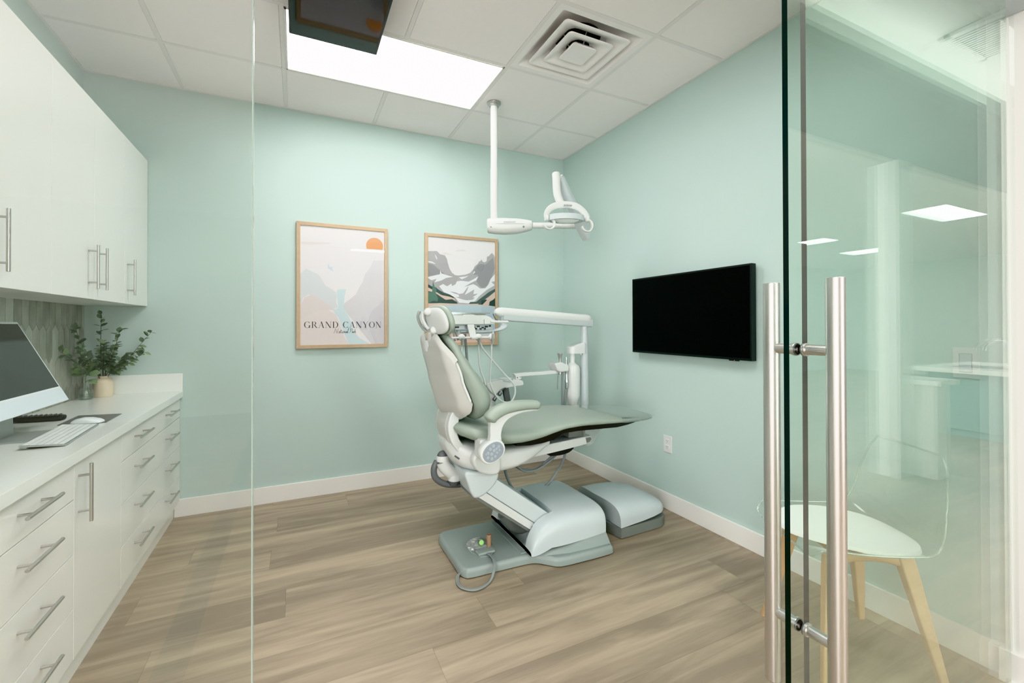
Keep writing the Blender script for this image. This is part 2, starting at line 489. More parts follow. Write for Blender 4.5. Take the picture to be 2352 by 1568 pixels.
# glass front: fixed panes left and right, aluminium channel, header
def pane(name, x0, x1, z0, z1, y, mat, emat_, t=.006):
    bm = B()
    vs = box(bm, x0, x1, y-t, y+t, z0, z1)
    bm.faces.ensure_lookup_table()
    for f in bm.faces:
        f.normal_update()
        f.material_index = 0 if abs(f.normal.y) > .9 else (1 if f.normal.x < .5 else 2)
    return obj(name, bm, [mat, emat_, mat], None, None)
w1 = tag(pane('window_1', XL+.002, -.0496, .02, 2.36, YG, M['glass'], M['pale_edge']), kind='structure')
w2 = tag(pane('window_2', 1.0625, 2.245, .02, 2.36, YG, M['glass'], M['grey_edge']), kind='structure')
bm = B()
box(bm, XL-.0, 2.247, .575, .665, 2.33, 2.43, .004)
struct('trim_2', bm, M['alum'], 35)
bm = B()
box(bm, 2.240, 2.2475, .646, .655, .116, 2.33, .001)
box(bm, 1.0625, 2.233, .628, .648, 0, .022, .001); box(bm, XL, -.0496, .628, .648, 0, .022, .001)
struct('trim_3', bm, M['white_trim'], 35)
bm = B(); box(bm, -.0496, -.0480, .6315, .6445, .02, 2.33, .0008, 1); struct('trim_7', bm, M['pale_edge'], 35)

# sliding glass door with ladder pull
door = bpy.data.objects.new('door_1', None); COL.objects.link(door); door.location = (1.49, YDOOR, 0); door['kind'] = 'structure'
p = pane('glass_pane', .936, 2.045, .012, 2.335, YDOOR, M['doorglass'], M['green_edge']); attach(p, door)
HX, HZ0, HZ1 = .9845, .446, 1.349
for y, nm in ((.530, 1), (.6655, -1)):
    bm = B()
    cyl(bm, (HX, y, HZ0), (HX, y, HZ1), .0172, n=40, rnd=.0012)
    ph = obj('pull_bar', bm, M['steel'], door, 30)
    bm = B()
    for z in (1.200, .6015):
        ya, yb = (y+.012, YDOOR-.006) if nm > 0 else (YDOOR+.006, y-.012)
        cyl(bm, (HX, ya, z), (HX, yb, z), .0113, n=28)
        yc = YDOOR-.006 if nm > 0 else YDOOR+.006
        cyl(bm, (HX, yc-.0085*nm, z), (HX, yc-.0025*nm, z), .0142, n=28, rnd=.001)
    obj('standoff', bm, M['steel'], ph, 30)
    bm = B()
    for z in (1.200, .6015):
        yc = YDOOR-.006 if nm > 0 else YDOOR+.006
        cyl(bm, (HX, yc-.0025*nm, z), (HX, yc, z), .0136, n=28)
    obj('gasket', bm, M['dark_grey'], ph, 30)

# picket tile splashback on the left wall, between worktop and wall cabinets
bm = B()
tone = []
tw, th, tip = .066, .207, .034
z_lo, z_hi = .80, 1.42
box(bm, XL, XL+.0055, .9, D-.001, z_lo, z_hi)
ngr = len(bm.faces)
pitch = th-tip
for j in range(-1, 5):
    z = 1.247-tip*.5 - 2*pitch + (j-1)*pitch
    y = D-.001+tw*(.5 if j % 2 else 0)
    while y > .95:
        a, b = y-tw+.001, y-.001
        c = (a+b)/2
        zc0, zc1 = z+.001, z+th-.001
        pts = [(a, zc0+tip), (c, zc0), (b, zc0+tip), (b, zc1-tip), (c, zc1), (a, zc1-tip)]
        pts = [(min(u, D-.001), min(max(v, z_lo), z_hi)) for u, v in pts]
        if max(p[1] for p in pts)-min(p[1] for p in pts) > .02 and max(p[0] for p in pts)-min(p[0] for p in pts) > .02:
            cy_, cz_ = sum(p[0] for p in pts)/len(pts), sum(p[1] for p in pts)/len(pts)
            outer = [bm.verts.new((XL+.0030, p[0], p[1])) for p in pts]
            inner = [bm.verts.new((XL+.0085, cy_+(p[0]-cy_)*.965, cz_+(p[1]-cz_)*.988)) for p in pts]
            k = len(pts)
            for i in range(k):
                bm.faces.new((outer[i], outer[(i+1) % k], inner[(i+1) % k], inner[i]))
            bm.faces.new(inner)
            tone += [random.random()]*(k+1)
        y -= tw
bmesh.ops.recalc_face_normals(bm, faces=bm.faces[:])
for i, f in enumerate(bm.faces):
    f.material_index = 1 if i < ngr else 0
lay = bm.loops.layers.float_color.new('tone')
for i, f in enumerate(bm.faces):
    v = 0 if i < ngr else tone[i-ngr]
    v = v*.5
    for l in f.loops: l[lay] = (v, v, v, 1)
struct('wall_backsplash', bm, [M['tile'], M['grout']])

# ------------------------------------------------------------------ corridor and clinic beyond (seen only as reflections)
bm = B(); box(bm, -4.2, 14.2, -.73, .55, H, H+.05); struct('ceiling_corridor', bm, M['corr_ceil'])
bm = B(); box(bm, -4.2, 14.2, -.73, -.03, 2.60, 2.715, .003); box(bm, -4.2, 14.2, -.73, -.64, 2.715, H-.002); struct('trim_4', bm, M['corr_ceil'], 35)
bm = B(); box(bm, -4.2, 14.2, -6.2, -.735, H, H+.05); struct('ceiling_clinic', bm, M['ceil_tile'])
bm = B(); box(bm, -4.2, 14.2, -6.3, -6.2, 0, 3.0); struct('wall_clinic', bm, M['wall_pale'])
bm = B(); box(bm, 14.2, 14.3, -6.2, .6, 0, 3.0); struct('wall_corridor_end', bm, M['wall_pale'])
bm = B(); box(bm, 2.75, 14.2, .56, .65, 0, 3.0); struct('wall_corridor_side', bm, M['wall_pale'])
bm = B(); box(bm, -4.3, -4.2, -6.2, .6, 0, 3.0); struct('wall_corridor_left', bm, M['wall_pale'])
bm = B(); box(bm, 4.40, 4.62, -.85, -.70, 0, 2.598, .003); struct('trim_5', bm, M['white_trim'], 35)
bm = B(); box(bm, -.47, -.36, -6.0, -.60, 0, .004); struct('trim_6', bm, M['dark_grey'])
bm = B(); box(bm, -4.2, 14.0, -.080, -.058, 2.716, 2.728); 
led = tag(obj('cove_light_strip', bm, M['led']), 'white light strip lying in the corridor ceiling cove, seen reflected in the glass door', 'light strip')

def flat_light(name, cx, cy, lx, ly, z, label, mat, group=None):
    t = thing(name, label, 'ceiling light', (cx, cy, z), group)
    bm = B()
    for a, b, c, d in ((cx-lx/2, cx+lx/2, cy-ly/2, cy-ly/2+.012), (cx-lx/2, cx+lx/2, cy+ly/2-.012, cy+ly/2), (cx-lx/2, cx-lx/2+.012, cy-ly/2, cy+ly/2), (cx+lx/2-.012, cx+lx/2, cy-ly/2, cy+ly/2)):
        box(bm, a, b, c, d, z-.006, z+.02, .001, 1)
    obj('frame', bm, M['white_trim'], t)
    bm = B(); box(bm, cx-lx/2+.012, cx+lx/2-.012, cy-ly/2+.012, cy+ly/2-.012, z-.002, z+.02)
    obj('diffuser', bm, mat, t, None)
    return t
flat_light('ceiling_light', gx+T, gy-T/2, 2*T-.02, T-.02, H, 'large bright rectangular light panel set in the tiled ceiling beyond the ceiling screen', M['panel'])
flat_light('ceiling_light', gx+T, gy-3.5*T, 2*T-.02, T-.02, H, 'unseen rectangular fill panel added to the tiled ceiling, nearer the glass front', M['panel'])  # added outside the view for more even light in the room
flat_light('ceiling_light', 8.25, -1.78, 1.25, .42, H, 'bright white ceiling panel reflected in the glass door above the sink reflection', M['panel2'])
flat_light('ceiling_light', 11.0, -4.05, .62, .75, H, 'long pale ceiling light reflected in the middle of the glass door', M['panel2'])
flat_light('ceiling_light', 8.82, -3.85, .5, .5, H, 'small pale ceiling light reflected beside the grey edge of the fixed glass', M['panel2'])
flat_light('ceiling_light', 1.6, -2.4, 1.2, .6, H, 'unseen fill panel added to the clinic ceiling behind the viewer', M['panel2'])  # put in out of sight to light the clinic side
flat_light('ceiling_light', -1.6, -.38, 1.2, .3, 2.605, 'narrow unseen fill panel added under the corridor soffit left of the viewer', M['panel2'])  # extra panel, added out of view to light corridor and door pull
flat_light('ceiling_light', 4.2, -2.3, 1.2, .6, H, 'unseen fill panel added to the clinic ceiling near the sink cabinet', M['panel2'])  # added off the glass to lift the sink cabinet's reflection
flat_light('ceiling_light', -3.0, -2.3, 1.2, .6, H, 'unseen fill panel added to the clinic ceiling far left of the viewer', M['panel2'])  # added beyond the reflections to brighten the floor behind the viewer
flat_light('ceiling_light', 1.0, -1.3, .6, .6, H, 'square unseen fill panel added just behind the corridor soffit', M['panel2'])  # unseen too, added to brighten the corridor floor

t = thing('corridor_vent', 'square louvred air vent reflected at the top corner of the glass door', 'air vent', (3.4, .17, H))
bm = B(); box(bm, 3.2, 3.62, .06, .30, H-.012, H-.008); obj('backing', bm, M['dark_grey'], t)
bm = B()
for i in range(16): box(bm, 3.2+i*.0265, 3.2+i*.0265+.014, .06, .30, H-.018, H-.008)
for a in ((3.17, 3.65, .03, .06), (3.17, 3.65, .30, .33), (3.17, 3.2, .03, .33), (3.62, 3.65, .03, .33)): box(bm, *a, H-.02, H, .002, 1)
obj('grille', bm, M['corr_ceil'], t)

t = thing('sink_cabinet', 'teal sink cabinet with white top reflected at the right of the glass door', 'cabinet', (7.0, -1.0, 0))
bm = B(); box(bm, 6.7, 7.9, -1.42, -.55, .08, .715, .003); obj('carcass', bm, M['teal_cab'], t)
bm = B(); box(bm, 6.74, 7.9, -1.38, -.6, 0, .08); obj('toe_kick', bm, M['teal_cab'], t)
bm = B(); box(bm, 6.56, 8.0, -1.48, -.50, .715, .765, .004); obj('worktop', bm, M['counter'], t)
bm = B(); box(bm, 6.85, 7.25, -1.25, -.85, .766, .770, .004); obj('basin', bm, M['steel_dk'], t)
bm = B()
tube(bm, [(6.75, -.70, .765), (6.75, -.70, 1.0), (6.75, -.76, 1.07), (6.75, -.86, 1.08), (6.75, -.93, 1.02), (6.75, -.94, .97)], .018, n=12)
cyl(bm, (6.75, -.66, .80), (6.75, -.78, .82), .01)
cyl(bm, (6.75, -.70, .765), (6.75, -.70, .83), .03)
tag(obj('gooseneck_faucet', bm, M['chrome']), 'chrome gooseneck faucet on the white sink top reflected in the glass', 'faucet')
bm = B(); lathe(bm, (6.75, -.58, .765), [(0, 0), (.05, .0), (.05, .16), (.03, .19), (.014, .2), (.014, .25), (.03, .255), (.03, .27), (0, .272)], 20)
tag(obj('soap_dispenser', bm, M['plastic_c']), 'small pump soap bottle behind the reflected faucet', 'soap bottle')
t = thing('corridor_counter', 'short pale half-height counter reflected left of the teal sink cabinet', 'counter', (4.75, -.66, 0))
bm = B(); box(bm, 4.64, 4.86, -.76, -.56, 0, .76, .003); obj('body', bm, M['white_trim'], t)
bm = B(); box(bm, 4.60, 4.92, -.80, -.52, .76, .80, .003); obj('worktop', bm, M['counter'], t)

# world: dim even light for the parts of the building that are not modelled
wd = bpy.data.worlds.new('world'); S.world = wd; wd.use_nodes = True
wd.node_tree.nodes['Background'].inputs[0].default_value = (.9, .95, 1, 1); wd.node_tree.nodes['Background'].inputs[1].default_value = .3
# ------------------------------------------------------------------ dental chair
YC = 2.31
ch = thing('dental_chair', 'sage green reclining dental chair with white shell on a grey floor base', 'dental chair', (1.15, YC, 0))

# floor plate: wide at the pedestal, narrow under the back, with a rolled edge
out = [(.735, 2.14), (.75, 2.10), (.785, 2.083), (.95, 2.079), (1.08, 2.074), (1.135, 2.060), (1.175, 2.022), (1.215, 1.985), (1.27, 1.972), (1.40, 1.967), (1.545, 1.967), (1.570, 1.985), (1.575, 2.02), (1.575, 2.07), (1.575, 2.20), (1.575, 2.32), (1.575, 2.45), (1.575, 2.57),
       (1.572, 2.63), (1.56, 2.652), (1.40, 2.655), (1.25, 2.645), (1.18, 2.60), (1.10, 2.558), (.95, 2.552), (.79, 2.548), (.75, 2.53), (.737, 2.49), (.735, 2.40), (.735, 2.30), (.735, 2.21)]
out = sm2(out, 4)
bm = B()
cx, cy = 1.15, YC
def ringz(s, z, d=0.0):
    # inset outline by distance d toward the middle
    r = []
    n = len(out)
    for i in range(n):
        a, b, c = Vector((*out[i-1], 0)), Vector((*out[i], 0)), Vector((*out[(i+1) % n], 0))
        t = (c-a).normalized(); nn = Vector((-t.y, t.x, 0))
        p = b + nn*d
        r.append((p.x, p.y, z))
    return r
rings = [ringz(1, .006), ringz(1, .028), ringz(1, .040, .004), ringz(1, .046, .010), ringz(1, .049, .018)]
loft(bm, rings)
# pedestal skirt rising from the plate
sk = [(1.10, 2.075), (1.20, 2.04), (1.30, 2.018), (1.45, 2.010), (1.565, 2.008), (1.565, 2.612), (1.45, 2.61), (1.30, 2.602), (1.20, 2.58), (1.10, 2.545)]
sk_hi = [(1.115, 2.10), (1.20, 2.055), (1.30, 2.036), (1.45, 2.030), (1.560, 2.028), (1.560, 2.592), (1.45, 2.59), (1.30, 2.584), (1.20, 2.565), (1.115, 2.52)]
z_hi = [.052, .066, .079, .088, .098, .098, .088, .079, .066, .052]
lo = [(min(p[0], 1.562), YC+(p[1]-YC)*1.07 if 1.15 < p[0] else p[1], .044) for p in sk]
loft(bm, [lo, [(p[0], p[1], .062 if p[0] > 1.15 else .047) for p in sk], [(p[0], p[1], z) for p, z in zip(sk_hi, z_hi)]])
box(bm, 1.065, 1.27, 2.105, 2.50, .03, .0535, .003)
obj('base_plate', bm, M['base_grey'], ch, 40)
bm = B(); box(bm, .78, 1.55, 2.10, 2.52, .0, .007); obj('foot_strip', bm, M['black'], ch)

# white pedestal cover: arched hood over the foot of the lift arm
bm = B()
def hood(x, zlo, ztop, yl, yr, n=90):
    pts = []
    for i in range(n+1):
        a = PI*i/n
        c, s = math.cos(a), math.sin(a)
        y = (yl+yr)/2 - (yr-yl)/2*math.copysign(abs(c)**.40, c)
        z = zlo + (ztop-zlo)*abs(s)**.46
        if x < 1.262 and 2.118 < y < 2.482: z = min(z, max(.045, zlo-.012))
        pts.append((x, y, z))
    return pts
st = [(1.096, .056, .080, 2.046), (1.104, .056, .118, 2.040), (1.118, .058, .152, 2.036), (1.140, .062, .184, 2.033), (1.17, .070, .211, 2.031), (1.21, .083, .229, 2.030), (1.261, .082, .242, 2.0285), (1.263, .082, .242, 2.0285), (1.32, .083, .247, 2.027), (1.42, .088, .246, 2.026), (1.50, .094, .243, 2.025), (1.548, .098, .240, 2.025), (1.560, .099, .234, 2.028)]
rings = []
for x, zl, zt, yl in st:
    rings.append(hood(x, zl, zt, yl, 2*YC-yl))
loft(bm, rings)
ped = obj('pedestal_cover', bm, M['plastic_c'], ch, 40)

# lift arm: deep inclined beam from the pedestal up to the knuckle
d = Vector((.8, 0, -.6)); nrm = Vector((.6, 0, .8))
bm = B()
def beam(bm, s0, s1, n0, n1, y0, y1, bev):
    a = [d*s0+nrm*n1, d*s1+nrm*n1, d*s1+nrm*n0, d*s0+nrm*n0]
    prism(bm, [(p.x, p.z) for p in a], 'y', y0, y1, bev, 3)
beam(bm, .40, .965, .844, .926, 2.124, 2.46, .007)
la = obj('lift_arm', bm, M['plastic_c'], ch, 35)
bm = B(); beam(bm, .40, .94, .802, .8425, 2.130, 2.45, .004); obj('lower_cover', bm, M['shell_w'], la, 35)
bm = B(); beam(bm, .40, .93, .788, .803, 2.142, 2.44, .003); obj('underside', bm, M['skirt_grey'], la, 35)
bm = B(); tube(bm, [(1.06, 2.30, .20), (1.12, 2.30, .125), (1.17, 2.30, .10), (1.21, 2.30, .11)], .045, n=14); obj('cylinder_boot', bm, M['skirt_grey'], la, 35)

# knuckle where lift arm meets the seat frame
kn = sm2([(.765, .515), (.85, .508), (.93, .505), (.947, .475), (.930, .435), (.890, .400), (.85, .380), (.815, .378), (.797, .40), (.778, .45)], 4)
bm = B(); prism(bm, kn, 'y', 2.118, 2.40, .016, 4); obj('knuckle_cover', bm, M['plastic_c'], ch, 40)

# seat frame shell: boat-shaped body, narrow at the rear
fz0 = [(.690, .640), (.70, .600), (.72, .562), (.75, .528), (.80, .500), (.86, .484), (.94, .477), (1.02, .482), (1.09, .499), (1.15, .526), (1.21, .556), (1.27, .582)]
fz1 = [(.690, .655), (.70, .668), (.74, .668), (.80, .652), (.87, .638), (.95, .626), (1.10, .622), (1.27, .622)]
fw_ = [(.690, .055), (.70, .085), (.72, .115), (.76, .150), (.80, .172), (.85, .188), (.92, .200), (1.05, .205), (1.15, .19), (1.27, .15)]
bm = B(); rings = []
for x in [.690, .694, .70, .71, .72, .735, .75, .775, .80, .83, .86, .90, .94, .98, 1.02, 1.06, 1.09, 1.12, 1.15, 1.18, 1.21, 1.24, 1.27]:
    zb, zt, w = interp(fz0, x), interp(fz1, x), interp(fw_, x)
    rings.append([(x, 2.30+a, (zb+zt)/2+b) for a, b in supell(40, w, (zt-zb)/2, 3.4)])
loft(bm, rings)
fr = obj('seat_frame', bm, M['shell_w'], ch, 60)
bm = B(); prism(bm, sm2([(.79, .565), (.83, .515), (.90, .492), (.94, .51), (.94, .60), (.90, .632), (.84, .636), (.80, .61)], 4), 'y', 2.082, 2.14, .016, 4)
obj('side_panel', bm, M['shell_w'], fr, 50)
bm = B(); box(bm, 0, .030, -.001, .002, -.004, .004)
mt = Matrix.Translation((.725, 2.178, .590)) @ Matrix.Rotation(math.radians(-42), 4, 'Z') @ Matrix.Rotation(math.radians(28), 4, 'Y')
for v in bm.verts: v.co = mt @ v.co
obj('name_badge', bm, M['logo'], fr)
# front bracket arms and clear boot under the leg rest
bm = B(); prism(bm, [(1.10, .575), (1.30, .578), (1.585, .595), (1.600, .572), (1.58, .548), (1.40, .530), (1.28, .520), (1.20, .515)], 'y', 2.20, 2.32, .008, 2)
obj('front_bracket', bm, M['shell_w'], ch, 35)
bm = B(); box(bm, 1.44, 1.56, 2.22, 2.34, .59, .675, .006); obj('tilt_block', bm, M['skirt_grey'], ch, 35)
bm = B(); prism(bm, [(1.52, .665), (1.70, .668), (1.60, .545), (1.555, .53)], 'y', 2.20, 2.36, .004, 2); obj('clear_boot', bm, M['bag'], ch, 35)
bm = B(); prism(bm, sm2([(1.34, .508), (1.38, .517), (1.42, .508), (1.45, .519), (1.49, .510), (1.51, .514), (1.48, .492), (1.43, .482), (1.38, .482), (1.34, .487)], 3), 'y', 2.27, 2.33, .004, 2)
obj('hose_clamp', bm, M['black'], ch, 35)

# seat cushion with leg rest
bot = [(.715, .712), (.73, .700), (.76, .684), (.83, .657), (.95, .635), (1.05, .632), (1.12, .640), (1.18, .653), (1.25, .671), (1.31, .684), (1.40, .686), (1.57, .678), (1.73, .670), (1.86, .665), (1.98, .664), (2.03, .667)]
top = [(.715, .765), (.73, .772), (.76, .773), (.84, .760), (.95, .735), (1.05, .727), (1.15, .726), (1.30, .733), (1.43, .739), (1.55, .733), (1.70, .722), (1.86, .712), (1.98, .705), (2.03, .700)]
hw = [(.715, .17), (.74, .21), (.80, .262), (.95, .285), (1.15, .287), (1.35, .280), (1.55, .262), (1.75, .242), (1.92, .218), (1.99, .188), (2.02, .15), (2.035, .10)]
bm = B()
N = 44
xs_ = [.715, .717, .721, .728, .738, .752, .774] + [.80+.035*i for i in range(33)] + [1.97, 1.99, 2.005, 2.018, 2.027, 2.032]
rings = []
for x in xs_:
    zb, zt, w = interp(bot, x), interp(top, x), interp(hw, x)
    e = 1.0
    if x < .75: e = max(.18, math.sqrt(max(0, 1-(1-(x-.715)/.035)**2)))
    if x > 1.98: e = max(.25, math.cos((x-1.98)/.056*PI/2))
    zc, hz = (zb+zt)/2, (zt-zb)/2*e
    ring = []
    for (a, b) in supell(N, w, hz, 3.0):
        dip = 0.0
        if b > 0 and x < 1.5: dip = -.018*(1-(a/w)**2)*max(0, 1-abs(x-1.0)/.45)
        ring.append((x, YC+a, zc+b+dip))
    rings.append(ring)
loft(bm, rings)
cu = obj('seat_cushion', bm, M['vinyl'], ch, 60)
# black under-plate
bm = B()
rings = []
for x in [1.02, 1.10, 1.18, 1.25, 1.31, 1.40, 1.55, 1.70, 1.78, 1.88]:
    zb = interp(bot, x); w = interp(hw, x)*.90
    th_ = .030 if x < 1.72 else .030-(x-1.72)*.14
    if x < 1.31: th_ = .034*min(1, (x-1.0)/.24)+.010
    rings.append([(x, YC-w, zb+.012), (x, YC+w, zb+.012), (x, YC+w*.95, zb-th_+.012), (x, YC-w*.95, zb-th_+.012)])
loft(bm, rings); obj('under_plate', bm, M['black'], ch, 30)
# clear film cover over the toe end
bm = B(); rings = []
for x in [1.655, 1.66, 1.70, 1.76, 1.82, 1.88, 1.94, 1.98, 2.01, 2.03, 2.042, 2.047]:
    zb, zt, w = interp(bot, x), interp(top, x), interp(hw, min(x, 2.02))+.004
    e = 1.0 if x < 1.98 else max(.3, math.cos((x-1.98)/.075*PI/2))
    zc, hz = (zb+zt)/2, ((zt-zb)/2)*e+.003
    xo = lambda a: -.05*(a/w) if x < 1.70 else (-.05*(a/w)*max(0, 1-(x-1.70)/.15))
    rings.append([(x+xo(a)*1.0, YC+a, zc+b+.0015*math.sin(60*a+40*x)) for a, b in supell(N, w, hz, 3.2)])
loft(bm, rings, caps=False); obj('toe_film', bm, M['film'], ch, 60)

# back support arm: curved bracket from frame to back shell
oz = [(.815, .712), (.775, .694), (.74, .688), (.70, .692), (.66, .706), (.62, .732), (.585, .765)]
iz = [(.84, .772), (.80, .757), (.772, .746), (.72, .738), (.69, .742), (.66, .756), (.625, .784)]
poly = [(x, z) for z, x in oz] + [(x, z) for z, x in iz[::-1]]
bm = B(); prism(bm, sm2(poly, 3), 'y', 2.165, 2.385, .012, 4)
sa = obj('back_support', bm, M['shell_w'], ch, 45)
bm = B()
poly2 = [(x-.006, z) for z, x in oz] + [(x+.008, z) for z, x in oz[::-1]]
prism(bm, poly2, 'y', 2.205, 2.36, .004, 2); obj('inner_panel', bm, M['shell_warm'], sa, 45)

# back rest shell: pointed spine in the middle, two shoulders at the top
def back_x(z):   # rear face at the rim
    return interp([(.74, .800), (.80, .770), (.86, .742), (.99, .698), (1.11, .660), (1.17, .642), (1.20, .634)], z)
def bulge(z):    # how far the spine stands out behind the rim
    return interp([(.76, .04), (.82, .068), (.90, .062), (1.0, .054), (1.10, .040), (1.16, .026), (1.2, .018)], z)
half = [(.755, .10), (.77, .16), (.79, .20), (.82, .225), (.86, .232), (.93, .236), (1.02, .238), (1.10, .240), (1.15, .236), (1.18, .225), (1.20, .205)]
def topz(s):     # outline of the upper rim, s in -1..1
    a = abs(s)
    return interp([(0, 1.148), (.16, 1.148), (.26, 1.158), (.42, 1.190), (.56, 1.206), (.70, 1.200), (.84, 1.170), (.94, 1.125), (1.0, 1.08)], a)
def botz(s):
    a = abs(s)
    return interp([(0, .765), (.3, .768), (.6, .788), (.8, .806), (.90, .820), (.96, .838), (1.0, .872)], a)
bm = B()
NS, NT = 48, 26
grid = []
for j in range(NT+1):
    row = []
    for i in range(NS+1):
        s = -1+2*i/NS
        z0_, z1_ = botz(s), topz(s)
        z = z0_+(z1_-z0_)*j/NT
        hwz = interp([(.76, .224), (.9, .226), (1.0, .222), (1.1, .212), (1.2, .196)], z)
        sp = max(0, 1-abs(s)**1.25)
        rim = .030*max(0, (abs(s)-.86)/.14)
        x = back_x(z) - bulge(z)*sp + rim
        # rounded rims
        e = min(1, (j/NT)/.06, (1-j/NT)/.05)
        x += .012*(1-e)**2
        row.append(bm.verts.new((x, 2.30+s*hwz, z)))
    grid.append(row)
for a, b in zip(grid, grid[1:]):
    for i in range(NS): bm.faces.new((a[i], a[i+1], b[i+1], b[i]))
bmesh.ops.recalc_face_normals(bm, faces=bm.faces[:])
bm.faces.ensure_lookup_table()
if bm.faces[len(bm.faces)//2].normal.x < 0: pass
r = bmesh.ops.solidify(bm, geom=bm.faces[:], thickness=-.016)
sh = obj('back_shell', bm, M['shell_warm'], ch, 50)
# white rim bead along the near edge and top of the shell
def shell_pt(s, t):
    z0_, z1_ = botz(s), topz(s); z = z0_+(z1_-z0_)*t
    hwz = interp([(.76, .224), (.9, .226), (1.0, .222), (1.1, .212), (1.2, .196)], z)
    x = back_x(z)-bulge(z)*max(0, 1-abs(s)**1.25)+.030*max(0, (abs(s)-.86)/.14)
    return (x+.004, 2.30+s*(hwz-.001), z)
path = [shell_pt(-.30-.07*i, 0) for i in range(10)] + [shell_pt(-1, .02)] + [shell_pt(-1, .1*i) for i in range(1, 10)] + [shell_pt(-.95+.09*i, 1) for i in range(9)]
bm = B(); tube(bm, path, .0062, n=8, k=3)
obj('rim_bead', bm, M['plastic_w'], sh, 60)

# back cushion
bm = B()
front = [(.770, .835), (.78, .860), (.80, .886), (.83, .906), (.865, .915), (.895, .911), (.925, .900), (.985, .858), (1.055, .802), (1.128, .752), (1.17, .728), (1.198, .710), (1.216, .690)]
rear = [(.770, .815), (.79, .795), (.82, .780), (.86, .760), (.99, .714), (1.11, .674), (1.17, .658), (1.20, .656), (1.216, .670)]
hw2 = [(.770, .15), (.785, .19), (.81, .225), (.85, .246), (.92, .254), (1.0, .250), (1.08, .236), (1.14, .218), (1.18, .192), (1.208, .14), (1.216, .09)]
zs = [.770, .772, .776, .783, .793] + [.81+.02*i for i in range(19)] + [1.188, 1.200, 1.208, 1.213, 1.216]
rings = []
for z in zs:
    f_, r_, w_ = interp(front, z), interp(rear, z), interp(hw2, z)
    xc, hx = (f_+r_)/2, (f_-r_)/2
    ring = []
    for a, b in supell(N, hx, w_, 2.5):
        ring.append((xc+a, 2.30+b, z + (.012 if a > 0 else 0)*0))
    rings.append(ring)
loft(bm, rings); obj('back_cushion', bm, M['vinyl'], ch, 60)

# double articulating headrest
bm = B()
rot = Matrix.Rotation(math.radians(14), 3, 'Z') @ Matrix.Rotation(math.radians(-10), 3, 'Y')
HC = Vector((.640, 2.215, 1.280))
rings = []
for k in range(17):
    a = -PI/2+PI*k/16
    zz = .078*math.sin(a); w_ = max(.004, abs(math.cos(a))**.62)
    ring = []
    for p, q in supell(36, .030*w_, .128*w_*(1-.12*(zz/.083)), 2.5):
        v = rot @ Vector((p+.012*(1-(q/.15)**2)*0, q, zz))
        ring.append(HC+Vector((.018, 0, 0))+v)
    rings.append(ring)
loft(bm, rings)
hd = obj('headrest_pad', bm, M['vinyl'], ch, 60)
bm = B(); rings = []
for k in range(17):
    a = -PI/2+PI*k/16
    zz = .068*math.sin(a); w_ = max(.004, abs(math.cos(a))**.60)
    ring = []
    for p, q in supell(36, .022*w_, .118*w_*(1-.14*(zz/.074)), 2.3):
        ring.append(HC+Vector((-.010, -.018, -.004))+(rot @ Vector((p, q, zz))))
    rings.append(ring)
loft(bm, rings); obj('headrest_shell', bm, M['shell_w'], hd, 60)
bm = B()
tube(bm, [(.566, 2.26, 1.330), (.560, 2.27, 1.30), (.572, 2.28, 1.265), (.592, 2.28, 1.235), (.612, 2.27, 1.218)], .007, n=12, r2=.012, up=(0, 1, 0))
ln = obj('headrest_link', bm, M['link_grey'], ch, 50)
bm = B()
tube(bm, [(.578, 2.235, 1.325), (.576, 2.235, 1.29), (.590, 2.235, 1.255), (.606, 2.23, 1.236)], .009, n=12, r2=.010, up=(0, 1, 0))
obj('link_cover', bm, M['shell_w'], ln, 50)
for p in ((.595, 2.205, 1.322), (.622, 2.19, 1.230)):
    bm = B(); sphere(bm, p, .0195, 20, 14, (1, 1, 1)); cyl(bm, p, (p[0]+.01, p[1]+.07, p[2]), .014)
    obj('pivot_knob', bm, M['plastic_w'], ln, 50)
bm = B()
cyl(bm, (.618, 2.24, 1.222), (.634, 2.24, 1.120), .020, n=20, rnd=.003); obj('glide_bar', bm, M['shell_warm'], ch, 40)
bm = B(); lathe(bm, (.628, 2.285, 1.150), [(.026, -.03), (.030, 0), (.030, .022), (.026, .028), (.021, .018)], 20); obj('glide_socket', bm, M['shell_w'], ch, 50)

# arm rest with touch pad on the near side
bm = B()
padp = [(0, 0, 0), (.823, 1.972, .793), (.846, 1.972, .822), (.895, 1.972, .846), (.95, 1.972, .856), (1.01, 1.972, .859), (1.06, 1.972, .857), (1.10, 1.972, .852)]
P = spline(padp[1:], 6)
rings = []
for i, p in enumerate(P):
    t = i/(len(P)-1)
    dd = (P[min(i+1, len(P)-1)]-P[max(i-1, 0)]).normalized(); up_ = Vector((-dd.z, 0, dd.x))
    e = min(1, math.sin(min(1, t/.10)*PI/2)+.12, math.sin(min(1, (1-t)/.06)*PI/2)+.2)
    h = (.032-.011*t)*e; w_ = .036*e
    rings.append([p+up_*b+Vector((0, a, 0)) for a, b in supell(24, w_, h, 2.6)])
q0 = Vector((.827, 1.972, .806))
loft(bm, rings)
am = thing('armrest', None, None, (.86, 1.97, .66)); am.parent = ch; am.location = am.location-Vector(ch.location)
for k in ('label', 'category'):
    if k in am: del am[k]
obj('armrest_pad', bm, M['vinyl'], am, 60)
bm = B()
post = [(.830, .685), (.830, .73), (.830, .785), (.838, .80), (.87, .818), (.92, .832), (1.0, .839), (1.085, .838), (1.088, .829), (1.0, .824), (.945, .810), (.91, .788), (.892, .76), (.885, .725), (.884, .685)]
prism(bm, sm2(post, 2), 'y', 1.955, 1.990, .010, 4)
obj('armrest_post', bm, M['shell_w'], am, 50)
